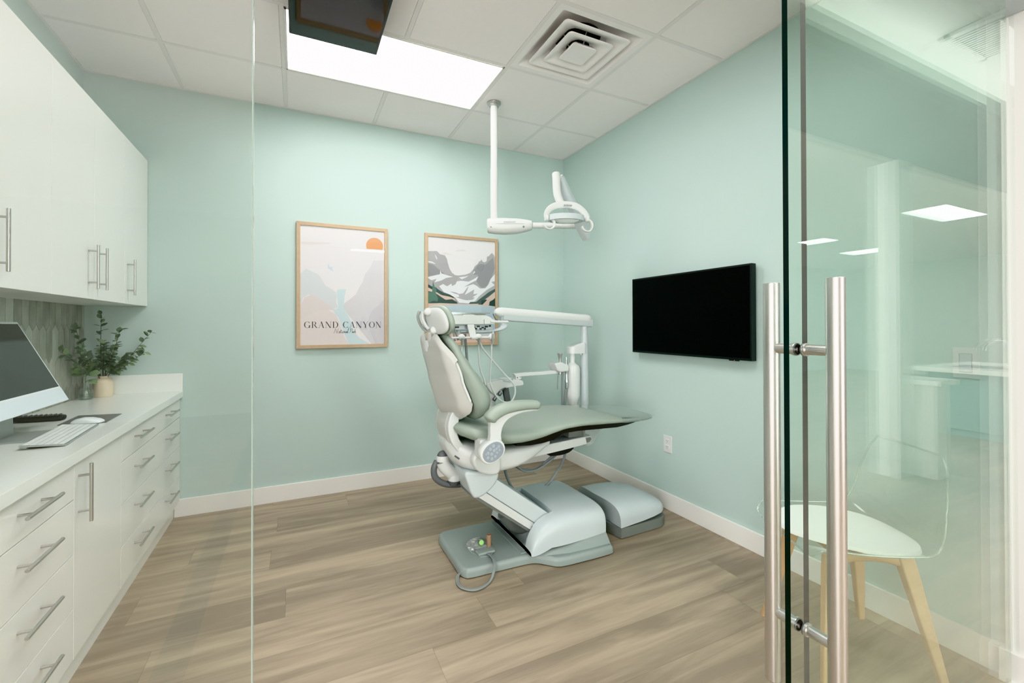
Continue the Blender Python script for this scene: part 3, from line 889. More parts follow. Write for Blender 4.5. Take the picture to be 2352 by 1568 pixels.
# control pod: egg-shaped housing with a membrane keypad
bm = B()
R_ = Matrix.Rotation(math.radians(-28), 3, 'Y')
pod = lambda s, y: [Vector((.838, 0, .655)) + (R_ @ Vector((a*s, y, b*s))) for a, b in supell(40, .064, .050, 2.2)]
loft(bm, [pod(.80, 2.02), pod(.93, 1.995), pod(1.02, 1.972), pod(1.05, 1.956), pod(1.02, 1.947), pod(.97, 1.943), pod(.93, 1.9425)])
hb = obj('control_pod', bm, M['plastic_w'], am, 50)
bm = B(); loft(bm, [pod(.86, 1.944), pod(.86, 1.9405), pod(.83, 1.9395)])
kp = obj('keypad', bm, M['keypad'], hb, 50)
bm = B()
for a, b, r in ((-.037, -.006, .0075), (-.026, .012, .0085), (-.007, .022, .0085), (.013, .026, .0085), (-.012, -.002, .008), (.006, .006, .008), (-.022, -.022, .008), (-.002, -.022, .007), (.020, .006, .006), (.034, .008, .0075), (.014, -.012, .006), (.030, -.008, .006), (-.036, .012, .006)):
    c = Vector((.838, 0, .655)) + (R_ @ Vector((a, 1.9395, b)))
    cyl(bm, c, c+Vector((0, -.0018, 0)), r, n=14, rnd=.0008)
obj('buttons', bm, M['keypad_hi'], kp, 40)
bm = B(); box(bm, .80, .88, 2.02, 2.10, .60, .70, .012); obj('pod_mount', bm, M['shell_w'], am, 40)

# swivel bracket behind the seat with grey grip loop
bm = B()
lathe(bm, (.700, 2.30, .535), [(0, 0), (.033, 0), (.034, .018), (.031, .026), (.031, .03)], 24)
sphere(bm, (.700, 2.30, .562), .029, 20, 12, (1, 1, .95), mi=1)
sb = obj('swivel_joint', bm, [M['shell_w'], M['dark_grey']], ch, 45)
bm = B()
tube(bm, [(.698, 2.30, .535), (.715, 2.30, .50), (.75, 2.30, .465), (.768, 2.30, .45)], .036, n=16, r2=.030, up=(0, 1, 0))
lathe(bm, (.765, 2.30, .425), [(0, 0), (.036, 0), (.037, .025), (.030, .034), (0, .036)], 24)
box(bm, .765, .86, 2.27, 2.33, .425, .448, .005)
obj('swivel_arm', bm, M['shell_w'], sb, 45)
bm = B()
tube(bm, [(.672, 2.31, .535), (.655, 2.31, .495), (.662, 2.31, .45), (.70, 2.31, .415), (.75, 2.31, .398), (.82, 2.31, .392), (.86, 2.31, .40)], .017, n=12)
lathe(bm, (.762, 2.30, .400), [(0, 0), (.026, .002), (.034, .022), (.034, .026), (0, .026)], 20)
obj('grip_loop', bm, M['dark_grey'], sb, 45)

# hoses below the seat
for pts, r in (([(1.15, 2.40, .45), (1.172, 2.40, .424), (1.22, 2.40, .388), (1.315, 2.40, .372), (1.39, 2.40, .41), (1.42, 2.32, .488)], .0085),
               ([(1.16, 2.38, .44), (1.19, 2.38, .41), (1.24, 2.38, .378), (1.32, 2.38, .380), (1.40, 2.37, .42), (1.43, 2.31, .488)], .0055),
               ([(1.475, 2.31, .495), (1.492, 2.36, .42), (1.49, 2.42, .34), (1.44, 2.44, .265), (1.38, 2.46, .21), (1.34, 2.47, .17)], .0085),
               ([(1.112, 2.42, .46), (1.118, 2.42, .40), (1.14, 2.42, .33), (1.18, 2.42, .26), (1.25, 2.42, .20)], .0085)):
    bm = B(); tube(bm, pts, r, n=10); obj('hose', bm, M['hose_g'], ch, 60)

# ------------------------------------------------------------------ floor junction box
t = thing('floor_junction_box', 'low grey and white utility box on the floor between chair base and right wall', 'floor box', (1.88, 2.30, 0))
bm = B()
jb = [(1.712, 2.082), (1.90, 2.088), (2.03, 2.096), (2.085, 2.12), (2.115, 2.18), (2.12, 2.30), (2.11, 2.44), (2.06, 2.51), (1.98, 2.53), (1.712, 2.53)]
curve = lambda p: (p[0]-.035*math.sin(PI*(p[1]-2.082)/.45)*1.0 if p[0] < 1.72 else p[0], p[1])
left = [(1.712-.0+(-.03)*math.sin(PI*k/8), 2.53-.448*k/8) for k in range(1, 8)]
ol = jb + left
loft(bm, [[(x, y, .004) for x, y in ol], [(x, y, .062+.02*(x-1.712)/.4*0) for x, y in ol]])
obj('box_base', bm, M['skirt_grey'], t, 40)
bm = B()
def jring(x0, zt, zl, yl, yr, n=22):
    out_ = []
    for i in range(n+1):
        a = PI*i/n; c, s = math.cos(a), math.sin(a)
        y = (yl+yr)/2-(yr-yl)/2*math.copysign(abs(c)**.55, c)
        dx = -.03*math.sin(PI*min(1, max(0, (y-2.082)/.448))) if x0 < 1.72 else 0
        out_.append((x0+dx, y, zl+(zt-zl)*abs(s)**.60))
    return out_
rings = [jring(1.712, .198, .064, 2.083, 2.53), jring(1.725, .202, .064, 2.083, 2.53), jring(1.80, .204, .068, 2.086, 2.53), jring(1.90, .198, .074, 2.090, 2.528), jring(1.98, .186, .080, 2.096, 2.52), jring(2.05, .165, .085, 2.11, 2.50), jring(2.09, .145, .087, 2.135, 2.47), jring(2.113, .120, .088, 2.18, 2.43), jring(2.120, .092, .088, 2.22, 2.40)]
loft(bm, rings); obj('box_cover', bm, M['plastic_c'], t, 50)

# ------------------------------------------------------------------ foot switch on the base plate
t = thing('foot_switch', 'small octagonal foot control wrapped in clear plastic on the grey base plate', 'foot control', (.90, 2.245, .05))
bm = B()
oc = [(.838, 2.30), (.832, 2.225), (.858, 2.165), (.915, 2.155), (.962, 2.205), (.974, 2.275), (.945, 2.33), (.885, 2.345)]
ins = lambda k: [(.903+(x-.903)*k, 2.25+(y-2.25)*k) for x, y in oc]
loft(bm, [[(x, y, .047) for x, y in ins(1.0)], [(x, y, .053) for x, y in ins(1.0)], [(x, y, .056) for x, y in ins(.95)]])
box(bm, .850, .945, 2.165, 2.215, .055, .070, .006)
obj('switch_base', bm, M['base_grey'], t, 35)
bm = B(); lathe(bm, (.898, 2.272, .054), [(.05, 0), (.055, .008), (.05, .018), (.035, .024), (0, .026)], 24); obj('pedal_disc', bm, M['skirt_grey'], t, 40)
bm = B()
rings = []
for k in range(9):
    a = k/8*PI/2; rr = .066*math.cos(a)+.001; zz = .054+.034*math.sin(a)
    rings.append([(.895+rr*math.cos(b*2*PI/28)*(1+.12*math.sin(b*1.7+k)), 2.275+rr*math.sin(b*2*PI/28)*(1+.1*math.sin(b*2.3+k*2)), zz+.004*math.sin(b*2.1+k*1.3)) for b in range(28)])
loft(bm, rings, caps=False); obj('plastic_wrap', bm, M['bag'], t, None)
bm = B(); cyl(bm, (.895, 2.235, .088), (.893, 2.233, .091), .013, n=20); obj('round_sticker', bm, M['lime'], t, 40)
bm = B()
lathe(bm, (.932, 2.222, .066), [(.0, 0), (.013, 0), (.0135, .062), (.0115, .065), (.009, .064), (.009, .045), (0, .045)], 24)
tag(obj('paper_tube', bm, M['cork']), 'short tan tube standing upright on the foot control', 'tube')
bm = B()
for dx in (0, .0075):
    tube(bm, [(.897+dx, 2.165, .062), (.905+dx, 2.128, .062), (.898+dx, 2.08, .058), (.882+dx, 2.045, .040), (.85+dx*.8, 2.01, .014), (.80, 1.985-dx, .009), (.745, 1.985-dx, .009), (.712-dx, 2.02, .009), (.708-dx, 2.07, .010), (.722-dx, 2.11, .016), (.752, 2.135, .022)], .0042, n=8)
obj('cord', bm, M['hose_g'], t, 60)
# ------------------------------------------------------------------ delivery unit on a post behind the chair
YD = 2.75
t = thing('delivery_unit', 'white dental delivery unit with long boom arm, post and hanging instrument hoses', 'dental unit', (1.922, YD, .60))
bm = B()
cyl(bm, (1.922, YD, .60), (1.922, YD, 1.175), .0305, n=28)
cyl(bm, (1.922, YD, 1.175), (1.922, YD, 1.26), .0275, n=28)
lathe(bm, (1.922, YD, .600), [(.05, 0), (.05, .02), (.034, .03), (.0305, .05)], 28)
po = obj('post', bm, M['plastic_c'], t, 40)
bm = B(); cyl(bm, (1.60, 2.46, .62), (1.922, YD, .62), .024, n=16); obj('mounting_tube', bm, M['shell_w'], po, 40)
# boom
a, b = Vector((1.215, 2.745, 1.336)), Vector((1.965, YD, 1.290))
dd = (b-a).normalized(); up_ = Vector((-dd.z, 0, dd.x)).normalized(); side = Vector((0, 1, 0))
def boom(bm, s0, s1, hh, hy, off, rounded=True, n=28, p=2.4):
    L_ = (b-a).length; rings = []
    ts = [0, .006, .016, .03, .05] if rounded else [0]
    ss = [s0+q for q in ts] + [s1-q for q in ts[::-1]]
    for i, s in enumerate(ss):
        q = min(s-s0, s1-s); e = 1 if not rounded else max(.35, math.sqrt(max(0, 1-(1-min(1, q/.05))**2)))
        rings.append([a+dd*s+up_*(off+w*e)+side*(v*e) for v, w in supell(n, hy, hh, p)])
    loft(bm, rings)
bm = B(); boom(bm, -.02, .770, .033, .036, .008); bo = obj('boom_arm', bm, M['plastic_w'], t, 50)
bm = B(); boom(bm, .035, .764, .030, .0335, -.019, False, 20, 6); obj('boom_cover', bm, M['plastic_c'], bo, 40)
bm = B(); tube(bm, [(1.170, 2.712, 1.330), (1.185, 2.712, 1.300), (1.205, 2.712, 1.286)], .003, n=8); obj('end_seam', bm, M['dark_grey'], bo)
# curved yoke down to the tray
bm = B()
tube(bm, [(1.262, 2.745, 1.31), (1.262, 2.74, 1.262), (1.240, 2.715, 1.236), (1.17, 2.675, 1.220), (1.05, 2.66, 1.212), (.93, 2.68, 1.214)], .024, n=16, r2=.010, up=(0, 0, 1), k=8)
yo = obj('yoke', bm, M['plastic_c'], t, 50)
bm = B(); tube(bm, [(.93, 2.70, 1.20), (.93, 2.70, 1.26), (.93, 2.70, 1.285)], .03, n=16); obj('pivot', bm, M['plastic_c'], yo, 45)
bm = B(); cyl(bm, (1.262, 2.745, 1.235), (1.262, 2.745, 1.315), .024, n=20); obj('pivot', bm, M['plastic_c'], yo, 45)
# tray head
bm = B()
trp = [(.72, 1.262), (.72, 1.290), (.735, 1.312), (.76, 1.322), (1.09, 1.322), (1.125, 1.308), (1.138, 1.285), (1.138, 1.264), (1.12, 1.258), (.74, 1.256)]
prism(bm, trp, 'y', 2.64, 2.86, .008, 3)
tr = obj('tray_head', bm, M['plastic_w'], t, 45)
bm = B(); prism(bm, [(.73, 1.328), (1.115, 1.328), (1.125, 1.334), (.725, 1.336)], 'y', 2.63, 2.87, .001, 1); box(bm, .75, 1.09, 2.66, 2.84, 1.318, 1.33); obj('instrument_tray', bm, M['chrome'], tr, 30)
bm = B(); lathe(bm, (.985, 2.642, 1.318), [(0, -.002), (.055, -.001), (.06, .0)], 24, axis='y')
for v in bm.verts: v.co.z = 1.314+(v.co.z-1.318)*.17
obj('touch_panel', bm, M['nickel'], tr, 40)
bm = B(); cyl(bm, (1.115, 2.625, 1.278), (1.245, 2.64, 1.276), .008, n=14, rnd=.002); box(bm, 1.075, 1.142, 2.628, 2.645, 1.262, 1.292, .003); obj('side_handle', bm, M['plastic_w'], tr, 40)
bm = B(); box(bm, .86, 1.135, 2.66, 2.80, 1.226, 1.257, .003); mo = obj('valve_block', bm, M['plastic_c'], tr, 35)
for i, (x, z, w_) in enumerate(((.885, 1.243, .030), (.985, 1.245, .008), (1.015, 1.242, .009), (1.045, 1.247, .010), (1.075, 1.240, .008), (1.10, 1.246, .011), (1.125, 1.250, .006), (1.03, 1.233, .006), (1.06, 1.232, .007), (1.09, 1.232, .006))):
    bm = B(); box(bm, x-w_, x+w_, 2.6555, 2.662, z-.005, z+.005, .001, 1); obj('valve_slot', bm, M['socket'], mo, 30)
bm = B()
loft(bm, [[(.958, 2.64, 1.260), (1.002, 2.64, 1.260), (1.002, 2.625, 1.260), (.958, 2.625, 1.260)], [(.968, 2.615, 1.18), (1.012, 2.615, 1.18), (1.012, 2.60, 1.18), (.968, 2.60, 1.18)]])
box(bm, .968, 1.012, 2.58, 2.62, 1.168, 1.186, .006)
dr = obj('drop_bracket', bm, M['plastic_w'], tr, 35)
bm = B(); cyl(bm, (.84, 2.60, 1.178), (1.115, 2.60, 1.178), .0062, n=14); obj('holder_rail', bm, M['plastic_w'], dr, 40)
hx = [.918, 1.012+.02, 1.112]
hoses = [
 [(.912, 2.60, 1.16), (.912, 2.60, 1.11), (.902, 2.60, 1.07), (.925, 2.60, 1.03), (.965, 2.60, .99)],
 [(1.022, 2.60, 1.16), (1.024, 2.60, 1.09), (1.028, 2.60, 1.02), (1.04, 2.60, .96), (1.052, 2.60, .935), (1.07, 2.60, .88)],
 [(1.112, 2.60, 1.16), (1.110, 2.60, 1.05), (1.100, 2.60, .94), (1.105, 2.59, .87), (1.135, 2.585, .81), (1.18, 2.58, .77), (1.235, 2.58, .765), (1.265, 2.585, .80), (1.272, 2.59, .845), (1.25, 2.59, .89), (1.20, 2.595, .94), (1.12, 2.60, 1.03), (1.06, 2.605, 1.10), (1.035, 2.61, 1.15)]]
for i, x in enumerate((.912, 1.022, 1.112)):
    bm = B(); sphere(bm, (x, 2.60, 1.18), .022, 16, 10, (1, .8, 1)); hb = obj('instrument_holder', bm, M['plastic_w'], dr, 50)
    bm = B(); cyl(bm, (x, 2.578, 1.20 if i == 2 else 1.175), (x, 2.585, 1.135), .0085, .0062, n=14); cyl(bm, (x, 2.580, 1.165), (x, 2.583, 1.150), .0105, n=14)
    if i == 2: cyl(bm, (x, 2.576, 1.218), (x, 2.578, 1.20), .004, .0085, n=14)
    obj('syringe', bm, M['nickel'], hb, 40)
    bm = B(); tube(bm, hoses[i], .0056, n=10); obj('hose', bm, M['hose_w'], hb, 60)
bm = B(); cyl(bm, (.955, 2.66, 1.20), (.995, 2.68, .80), .0085, n=12); obj('supply_tube', bm, M['hose_g'], tr, 40)
bm = B()
for x0, x1, z1 in ((.848, .842, 1.17), (.868, .875, 1.16), (.875, .895, 1.165), (1.005, 1.01, 1.19)): tube(bm, [(x0, 2.66, 1.258), ((x0+x1)/2+.004, 2.65, 1.215), (x1, 2.62, z1)], .006, n=8)
tube(bm, [(.86, 2.60, 1.16), (.90, 2.60, 1.10), (.95, 2.60, 1.0)], .005, n=8)
obj('tubing', bm, M['hose_g'], tr, 60)

# water bottle hung from the post
bm = B()
hp = rrect(1.85, 2.745, .070, .040, .03, 6)
loft(bm, [[(x, y, 1.048) for x, y in hp], [(x, y, 1.056) for x, y in hp], [(x, y, 1.092+.024*min(1, (x-1.78)/.09)) for x, y in hp], [(1.85+(x-1.85)*.9, 2.745+(y-2.745)*.8, 1.100+.026*min(1, (x-1.78)/.09)) for x, y in hp]])
cyl(bm, (1.815, 2.745, 1.03), (1.815, 2.745, 1.05), .018, n=16); cyl(bm, (1.872, 2.72, 1.036), (1.872, 2.72, 1.05), .006, n=10)
obj('bottle_bracket', bm, M['plastic_w'], t, 45)
bm = B()
lathe(bm, (1.815, 2.745, 0), [(0, .672), (.022, .668), (.030, .672), (.036, .690), (.045, .715), (.052, .74), (.054, .80), (.0555, .90), (.055, .935), (.047, .957), (.030, .972), (.0175, .982), (.0175, 1.0), (.019, 1.002), (.019, 1.030), (0, 1.030)], 32)
for v in bm.verts:
    if v.co.z < .70:
        an = math.atan2(v.co.y-2.745, v.co.x-1.815); v.co.z -= .006*math.cos(5*an)*(.70-v.co.z)/.03
tag(obj('water_bottle', bm, M['plastic_w'], None, 50), 'white plastic water bottle hanging from the bracket on the delivery post', 'bottle')

# assistant's arm with cup holder and suction handpieces
t = thing('assistant_arm', 'white folding assistant arm with suction handpieces behind the dental chair', 'dental arm', (1.17, YD, .60))
bm = B(); cyl(bm, (1.168, YD, .60), (1.168, YD, .84), .034, n=20); lathe(bm, (1.168, YD, .66), [(.05, 0), (.05, .05), (.04, .06)], 20); po = obj('post', bm, M['plastic_w'], t, 45)
bm = B(); cyl(bm, (1.05, 2.48, .62), (1.168, YD, .62), .024, n=16); obj('mounting_tube', bm, M['shell_w'], po, 40)
bm = B()
prism(bm, sm2([(1.120, .868), (1.16, .884), (1.25, .890), (1.34, .886), (1.385, .876), (1.388, .846), (1.33, .840), (1.26, .833), (1.225, .822), (1.20, .800), (1.185, .792), (1.15, .815)], 4), 'y', 2.70, 2.80, .014, 4)
hb = obj('holder_body', bm, M['plastic_w'], t, 45)
bm = B(); lathe(bm, (1.272, 2.735, .884), [(.050, 0), (.050, .012), (.046, .014), (.042, .010), (0, .010)], 28); obj('cup_ring', bm, M['plastic_c'], hb, 40)
bm = B()
prism(bm, [(1.243, .835), (1.285, .835), (1.30, .76), (1.305, .66), (1.275, .66), (1.262, .75)], 'y', 2.715, 2.745, .004, 2)
obj('hose_bundle', bm, M['dark_grey'], hb, 40)
bm = B(); tube(bm, [(1.255, 2.70, .835), (1.22, 2.695, .825), (1.195, 2.695, .80), (1.178, 2.69, .775)], .006, n=8); cyl(bm, (1.175, 2.685, .78), (1.16, 2.68, .765), .012, n=12); cyl(bm, (1.215, 2.69, .81), (1.20, 2.685, .795), .012, n=12); obj('connector', bm, M['steel_dk'], hb, 40)
bm = B()
prism(bm, [(1.330, .925), (1.755, .933), (1.755, .908), (1.375, .902), (1.372, .885), (1.345, .885), (1.345, .905)], 'y', 2.728, 2.772, .004, 2)
cyl(bm, (1.372, 2.75, .868), (1.372, 2.75, .900), .026, n=20)
ar = obj('swing_arm', bm, M['plastic_w'], t, 40)
bm = B(); cyl(bm, (1.357, 2.727, .897), (1.357, 2.73, .897), .005, n=10); cyl(bm, (1.372, 2.75, .880), (1.372, 2.75, .884), .0268, n=20); obj('pivot_bolt', bm, M['steel_dk'], ar, 40)
bm = B()
prism(bm, [(1.635, .985), (1.69, .992), (1.745, .972), (1.760, .955), (1.752, .925), (1.68, .920), (1.655, .935)], 'y', 2.695, 2.80, .010, 3)
hb = obj('handpiece_holder', bm, M['plastic_w'], t, 45)
bm = B(); lathe(bm, (1.690, 2.715, .915), [(.0, -.01), (.010, -.01), (.011, .06), (.009, .085), (.013, .11), (.020, .135), (.020, .139), (.012, .139), (0, .13)], 18); obj('suction_handpiece', bm, M['nickel'], hb, 45)
bm = B(); lathe(bm, (1.744, 2.715, .80), [(.010, 0), (.013, .005), (.013, .04), (.016, .05), (.010, .07), (.009, .12), (.012, .15), (.012, .175), (.006, .185), (.004, .225), (0, .225)], 18); obj('air_syringe', bm, M['chrome'], hb, 45)
bm = B(); tube(bm, [(1.740, 2.715, .80), (1.735, 2.72, .74), (1.728, 2.725, .62), (1.70, 2.72, .56), (1.5, 2.70, .53)], .010, n=10); tube(bm, [(1.674, 2.715, .91), (1.670, 2.715, .85), (1.668, 2.715, .80)], .004, n=8); tube(bm, [(1.712, 2.72, .92), (1.712, 2.725, .74), (1.712, 2.725, .62), (1.70, 2.73, .57)], .007, n=8); obj('suction_hose', bm, M['hose_g'], hb, 60)

# ------------------------------------------------------------------ operating light hung from the ceiling
PX, PY = 1.254, 2.881
t = thing('operating_light', 'white ceiling-mounted dental operating light with ring head and hook handles', 'dental light', (PX, PY, H))
bm = B(); lathe(bm, (PX, PY, H-.001), [(.048, 0), (.048, -.010), (.036, -.014), (.036, -.026), (.027, -.028)], 32); obj('ceiling_flange', bm, M['nickel'], t, 35)
bm = B(); cyl(bm, (PX, PY, H-.012), (PX, PY, 2.005), .0245, n=28); cyl(bm, (PX, PY, 2.36), (PX, PY, 1.99), .0262, n=28); obj('pole', bm, M['plastic_w'], t, 40)
aD = Vector((.9006, -.4346, 0)); aN = Vector((.4346, .9006, 0))
A = lambda q, w, z: Vector((PX, PY, z)) + aD*q + aN*w
bm = B()
rings = []
for q, hz, zc in ((-.050, .020, 1.956), (-.049, .044, 1.955), (-.042, .050, 1.954), (.0, .0545, 1.952), (.08, .0575, 1.950), (.16, .053, 1.951), (.22, .043, 1.954), (.262, .033, 1.957), (.268, .024, 1.957)):
    rings.append([A(q, b_, zc+a_) for b_, a_ in supell(28, min(.055, hz*1.05), hz, 2.3)])
loft(bm, rings); ho = obj('pivot_housing', bm, M['plastic_w'], t, 50)
bm = B(); tube(bm, [A(-.045, -.0505, 1.958), A(.06, -.0560, 1.958), (A(.16, -.0545, 1.958)), A(.262, -.034, 1.958)], .0012, n=6); obj('housing_seam', bm, M['gap'], ho)
bm = B(); tube(bm, [A(.065, -.0545, 1.972), A(.15, -.0535, 1.972)], .003, n=8, r2=.006, up=(0, 0, 1), smooth=False); obj('label_plate', bm, M['plastic_c'], ho, 40)
for q, w in ((-.02, -.0515), (.205, -.0465)):
    bm = B(); cyl(bm, A(q, w+.004, 1.938), A(q, w-.001, 1.938), .007, n=14); obj('screw_cap', bm, M['gap'], ho, 40)
bm = B(); cyl(bm, A(.24, 0, 1.957), A(.615, 0, 1.952), .0205, n=24); obj('swing_arm', bm, M['plastic_w'], t, 40)
J0, J1 = A(.625, -.03, 1.905), Vector((1.550, 2.485, 2.215))
bm = B()
cyl(bm, A(.635, 0, 1.882), A(.635, 0, 1.985), .034, n=20, rnd=.012)
u_ = (J1-J0).normalized(); s_ = u_.cross(Vector((0, 0, 1))).normalized(); n_ = s_.cross(u_)
rings = []
for q, w1, w2 in ((-.06, .012, .012), (-.055, .030, .030), (-.02, .036, .036), (.06, .036, .038), (.18, .033, .035), (.30, .031, .033), ((J1-J0).length-.01, .028, .030), ((J1-J0).length+.012, .022, .022)):
    rings.append([J0+u_*q+s_*x_+n_*y_ for x_, y_ in supell(24, w1, w2, 2.8)])
loft(bm, rings); obj('spring_arm', bm, M['plastic_c'], t, 45)
bm = B()
tube(bm, [(1.500, 2.452, 2.226), (1.498, 2.445, 2.195), (1.498, 2.44, 2.12), (1.500, 2.43, 2.075), (1.512, 2.42, 2.035), (1.526, 2.41, 2.005)], .0255, n=20)
sphere(bm, (1.500, 2.452, 2.222), .0255, 18, 10, (1, 1, .6))
cyl(bm, (1.500, 2.455, 2.208), (1.545, 2.485, 2.208), .024, n=18)
yk = obj('yoke_tube', bm, M['plastic_w'], t, 50)
bm = B(); cyl(bm, (1.498, 2.4425, 2.143), (1.498, 2.4422, 2.1405), .0260, n=20); obj('yoke_seam', bm, M['plastic_c'], yk)
# head: arched band over a ring
HX_, HY_, HZ_ = 1.523, 2.37, 1.938
ex = Vector((math.cos(-.32), math.sin(-.32), 0)); ey = Vector((-ex.y, ex.x, 0))
hp_ = lambda x, y, z: Vector((HX_, HY_, HZ_)) + (ex*x + ey*y + Vector((0, 0, z)))*.88
bm = B()
tube(bm, [hp_(-.142, 0, -.015), hp_(-.140, -.01, .018), hp_(-.118, -.02, .048), hp_(-.07, -.03, .068), hp_(0, -.03, .074), hp_(.07, -.03, .062), hp_(.118, -.02, .034), hp_(.148, -.01, .002), hp_(.158, 0, -.018)], .020, n=16, r2=.007, up=(0, 1, .25), k=8)
hd = obj('arched_band', bm, M['plastic_w'], t, 50)
bm = B(); loft(bm, [[hp_(.002+.034*math.cos(2*PI*i/32)*k, -.0375+dy, .0665+.0125*math.sin(2*PI*i/32)*k) for i in range(32)] for dy, k in ((.004, 1), (-.0005, 1), (-.0015, .92))]); nb = obj('name_badge', bm, M['badge'], hd, 50)
bm = B()
for i in range(9):
    xx = -.024+.0062*i; hh = (.006, .0035, .0035, .006, .0035, .0035, .0035, .0045, .006)[i]
    loft(bm, [[hp_(xx+a_, -.0395, .0655+b_) for a_, b_ in ((0, -.0035), (.0036, -.0035), (.0036+.001, hh-.001), (.001, hh-.001))], [hp_(xx+a_, -.0385, .0655+b_) for a_, b_ in ((0, -.0035), (.0036, -.0035), (.0036+.001, hh-.001), (.001, hh-.001))]])
obj('badge_lettering', bm, M['logo'], nb, None)
bm = B()
ring_pts = [hp_(.128*math.cos(2*PI*i/48), .085*math.sin(2*PI*i/48), -.012-.012*0) for i in range(48)]
def band(bm, rx, ry, z0, z1, th_, n=48):
    R1 = [hp_(rx*math.cos(2*PI*i/n), ry*math.sin(2*PI*i/n), z0) for i in range(n)]
    R2 = [hp_(rx*math.cos(2*PI*i/n), ry*math.sin(2*PI*i/n), z1) for i in range(n)]
    R3 = [hp_((rx-th_)*math.cos(2*PI*i/n), (ry-th_)*math.sin(2*PI*i/n), z1) for i in range(n)]
    R4 = [hp_((rx-th_)*math.cos(2*PI*i/n), (ry-th_)*math.sin(2*PI*i/n), z0) for i in range(n)]
    loft(bm, [R1, R2, R3, R4, R1], caps=False)
band(bm, .130, .088, -.036, .002, .012)
rg = obj('head_ring', bm, M['plastic_c'], t, 40)
bm = B(); lathe(bm, (0, 0, 0), [(0, -.052), (.05, -.048), (.085, -.036), (.108, -.022), (.108, -.015), (0, -.01)], 36)
for v in bm.verts: v.co = hp_(v.co.x, v.co.y*.68, v.co.z)
obj('lens', bm, M['lens'], rg, 50)
for s, k in ((-1, 1.0), (1, 1.0)):
    x0 = -.142 if s < 0 else .152
    bm = B()
    cyl(bm, hp_(x0-.012, 0, -.016), hp_(x0+.012, 0, -.016), .022, n=18, rnd=.004)
    kk = obj('side_pivot', bm, M['plastic_w'], t, 45)
    bm = B()
    xo = x0+.022 if s < 0 else x0+.004
    arc = [hp_(xo+.012, -.02, -.030), hp_(xo+.026, -.03, -.055), hp_(xo+.022, -.035, -.085), hp_(xo-.003, -.035, -.103), hp_(xo-.032, -.035, -.098), hp_(xo-.050, -.035, -.076), hp_(xo-.052, -.035, -.066)]
    if s > 0: arc = [hp_(xo+.0, -.01, -.020), hp_(xo+.022, -.02, -.045), hp_(xo+.024, -.03, -.080), hp_(xo+.004, -.035, -.110), hp_(xo-.022, -.035, -.112), hp_(xo-.044, -.035, -.098), hp_(xo-.052, -.035, -.078)]
    tube(bm, arc, .0055, n=14, r2=.0125, up=(0, 1, 0), k=8)
    obj('hook_handle', bm, M['plastic_w'], kk, 50)

# ------------------------------------------------------------------ posters
PM = {}
def pcol(n, *c):
    PM[n] = pmat('ink_'+n, srgb(*c), 0.75, var=0.02, scale=20)
pcol('cloud', 226, 220, 216); pcol('haze', 232, 232, 234); pcol('left_far', 216, 222, 225); pcol('right_far', 215, 214, 218); pcol('right_dark', 207, 206, 211)  # canyon land, river and bird inks paled: glazing haze mixed into the colour
pcol('river', 204, 225, 229); pcol('pink', 227, 219, 217); pcol('tan', 223, 217, 215); pcol('bird', 204, 218, 228); pcol('sun', 240, 172, 108); pcol('ink', 52, 58, 62)
pcol('mount', 172, 172, 174); pcol('rockdark', 148, 149, 153); pcol('rockmid', 176, 176, 179); pcol('snow', 236, 240, 242); pcol('green', 58, 84, 80); pcol('teal', 88, 128, 114)
pcol('pinkland', 218, 196, 182); pcol('lake', 188, 208, 217); pcol('pinkfore', 220, 186, 170); pcol('pinkcloud', 222, 206, 202)

P1 = [ ('cloud', [(0.012, 0.86), (0.338, 0.87), (0.338, 0.858), (0.136, 0.841), (0.012, 0.84)]) , ('haze', [(0.0, 0.794), (1.0, 0.848), (1.0, 0.58), (-0.002, 0.497)]) , ('left_far', [(0.066, 0.638), (0.134, 0.617), (0.212, 0.591), (0.241, 0.562), (0.283, 0.505), (0.36, 0.473), (0.407, 0.449), (0.419, 0.415), (0.407, 0.364), (0.436, 0.322), (0.359, 0.303), (0.24, 0.335), (0.097, 0.425), (0.037, 0.398), (0.001, 0.332), (0.003, 0.596)]) , ('right_far', [(1.0, 0.747), (0.861, 0.739), (0.819, 0.675), (0.754, 0.615), (0.73, 0.553), (0.694, 0.508), (0.646, 0.437), (0.574, 0.393), (0.493, 0.348), (0.502, 0.305), (0.573, 0.237), (0.645, 0.177), (0.728, 0.099), (0.836, 0.002), (1.0, 0.0)]) , ('right_dark', [(1.0, 0.402), (0.932, 0.347), (0.86, 0.31), (0.812, 0.257), (0.788, 0.195), (0.812, 0.134), (0.884, 0.006), (1.0, 0.0)]) , ('river', [(0.431, 0.475), (0.527, 0.478), (0.512, 0.426), (0.502, 0.365), (0.502, 0.305), (0.561, 0.237), (0.597, 0.177), (0.621, 0.108), (0.692, 0.055), (0.818, 0.002), (0.56, 0.002), (0.525, 0.065), (0.477, 0.151), (0.442, 0.228), (0.371, 0.295), (0.436, 0.317), (0.425, 0.39), (0.413, 0.449)]) , ('pink', [(0.002, 0.216), (0.096, 0.25), (0.215, 0.301), (0.299, 0.303), (0.406, 0.261), (0.454, 0.177), (0.501, 0.074), (0.56, 0.002), (0.0, 0.0)]) , ('tan', [(0.003, 0.332), (0.049, 0.399), (0.145, 0.426), (0.24, 0.386), (0.335, 0.337), (0.406, 0.296), (0.299, 0.298), (0.215, 0.301), (0.096, 0.25), (0.002, 0.218)]) , ('bird', [(0.314, 0.696), (0.337, 0.663), (0.385, 0.665), (0.361, 0.651), (0.385, 0.622), (0.343, 0.638), (0.313, 0.649)]) , ]
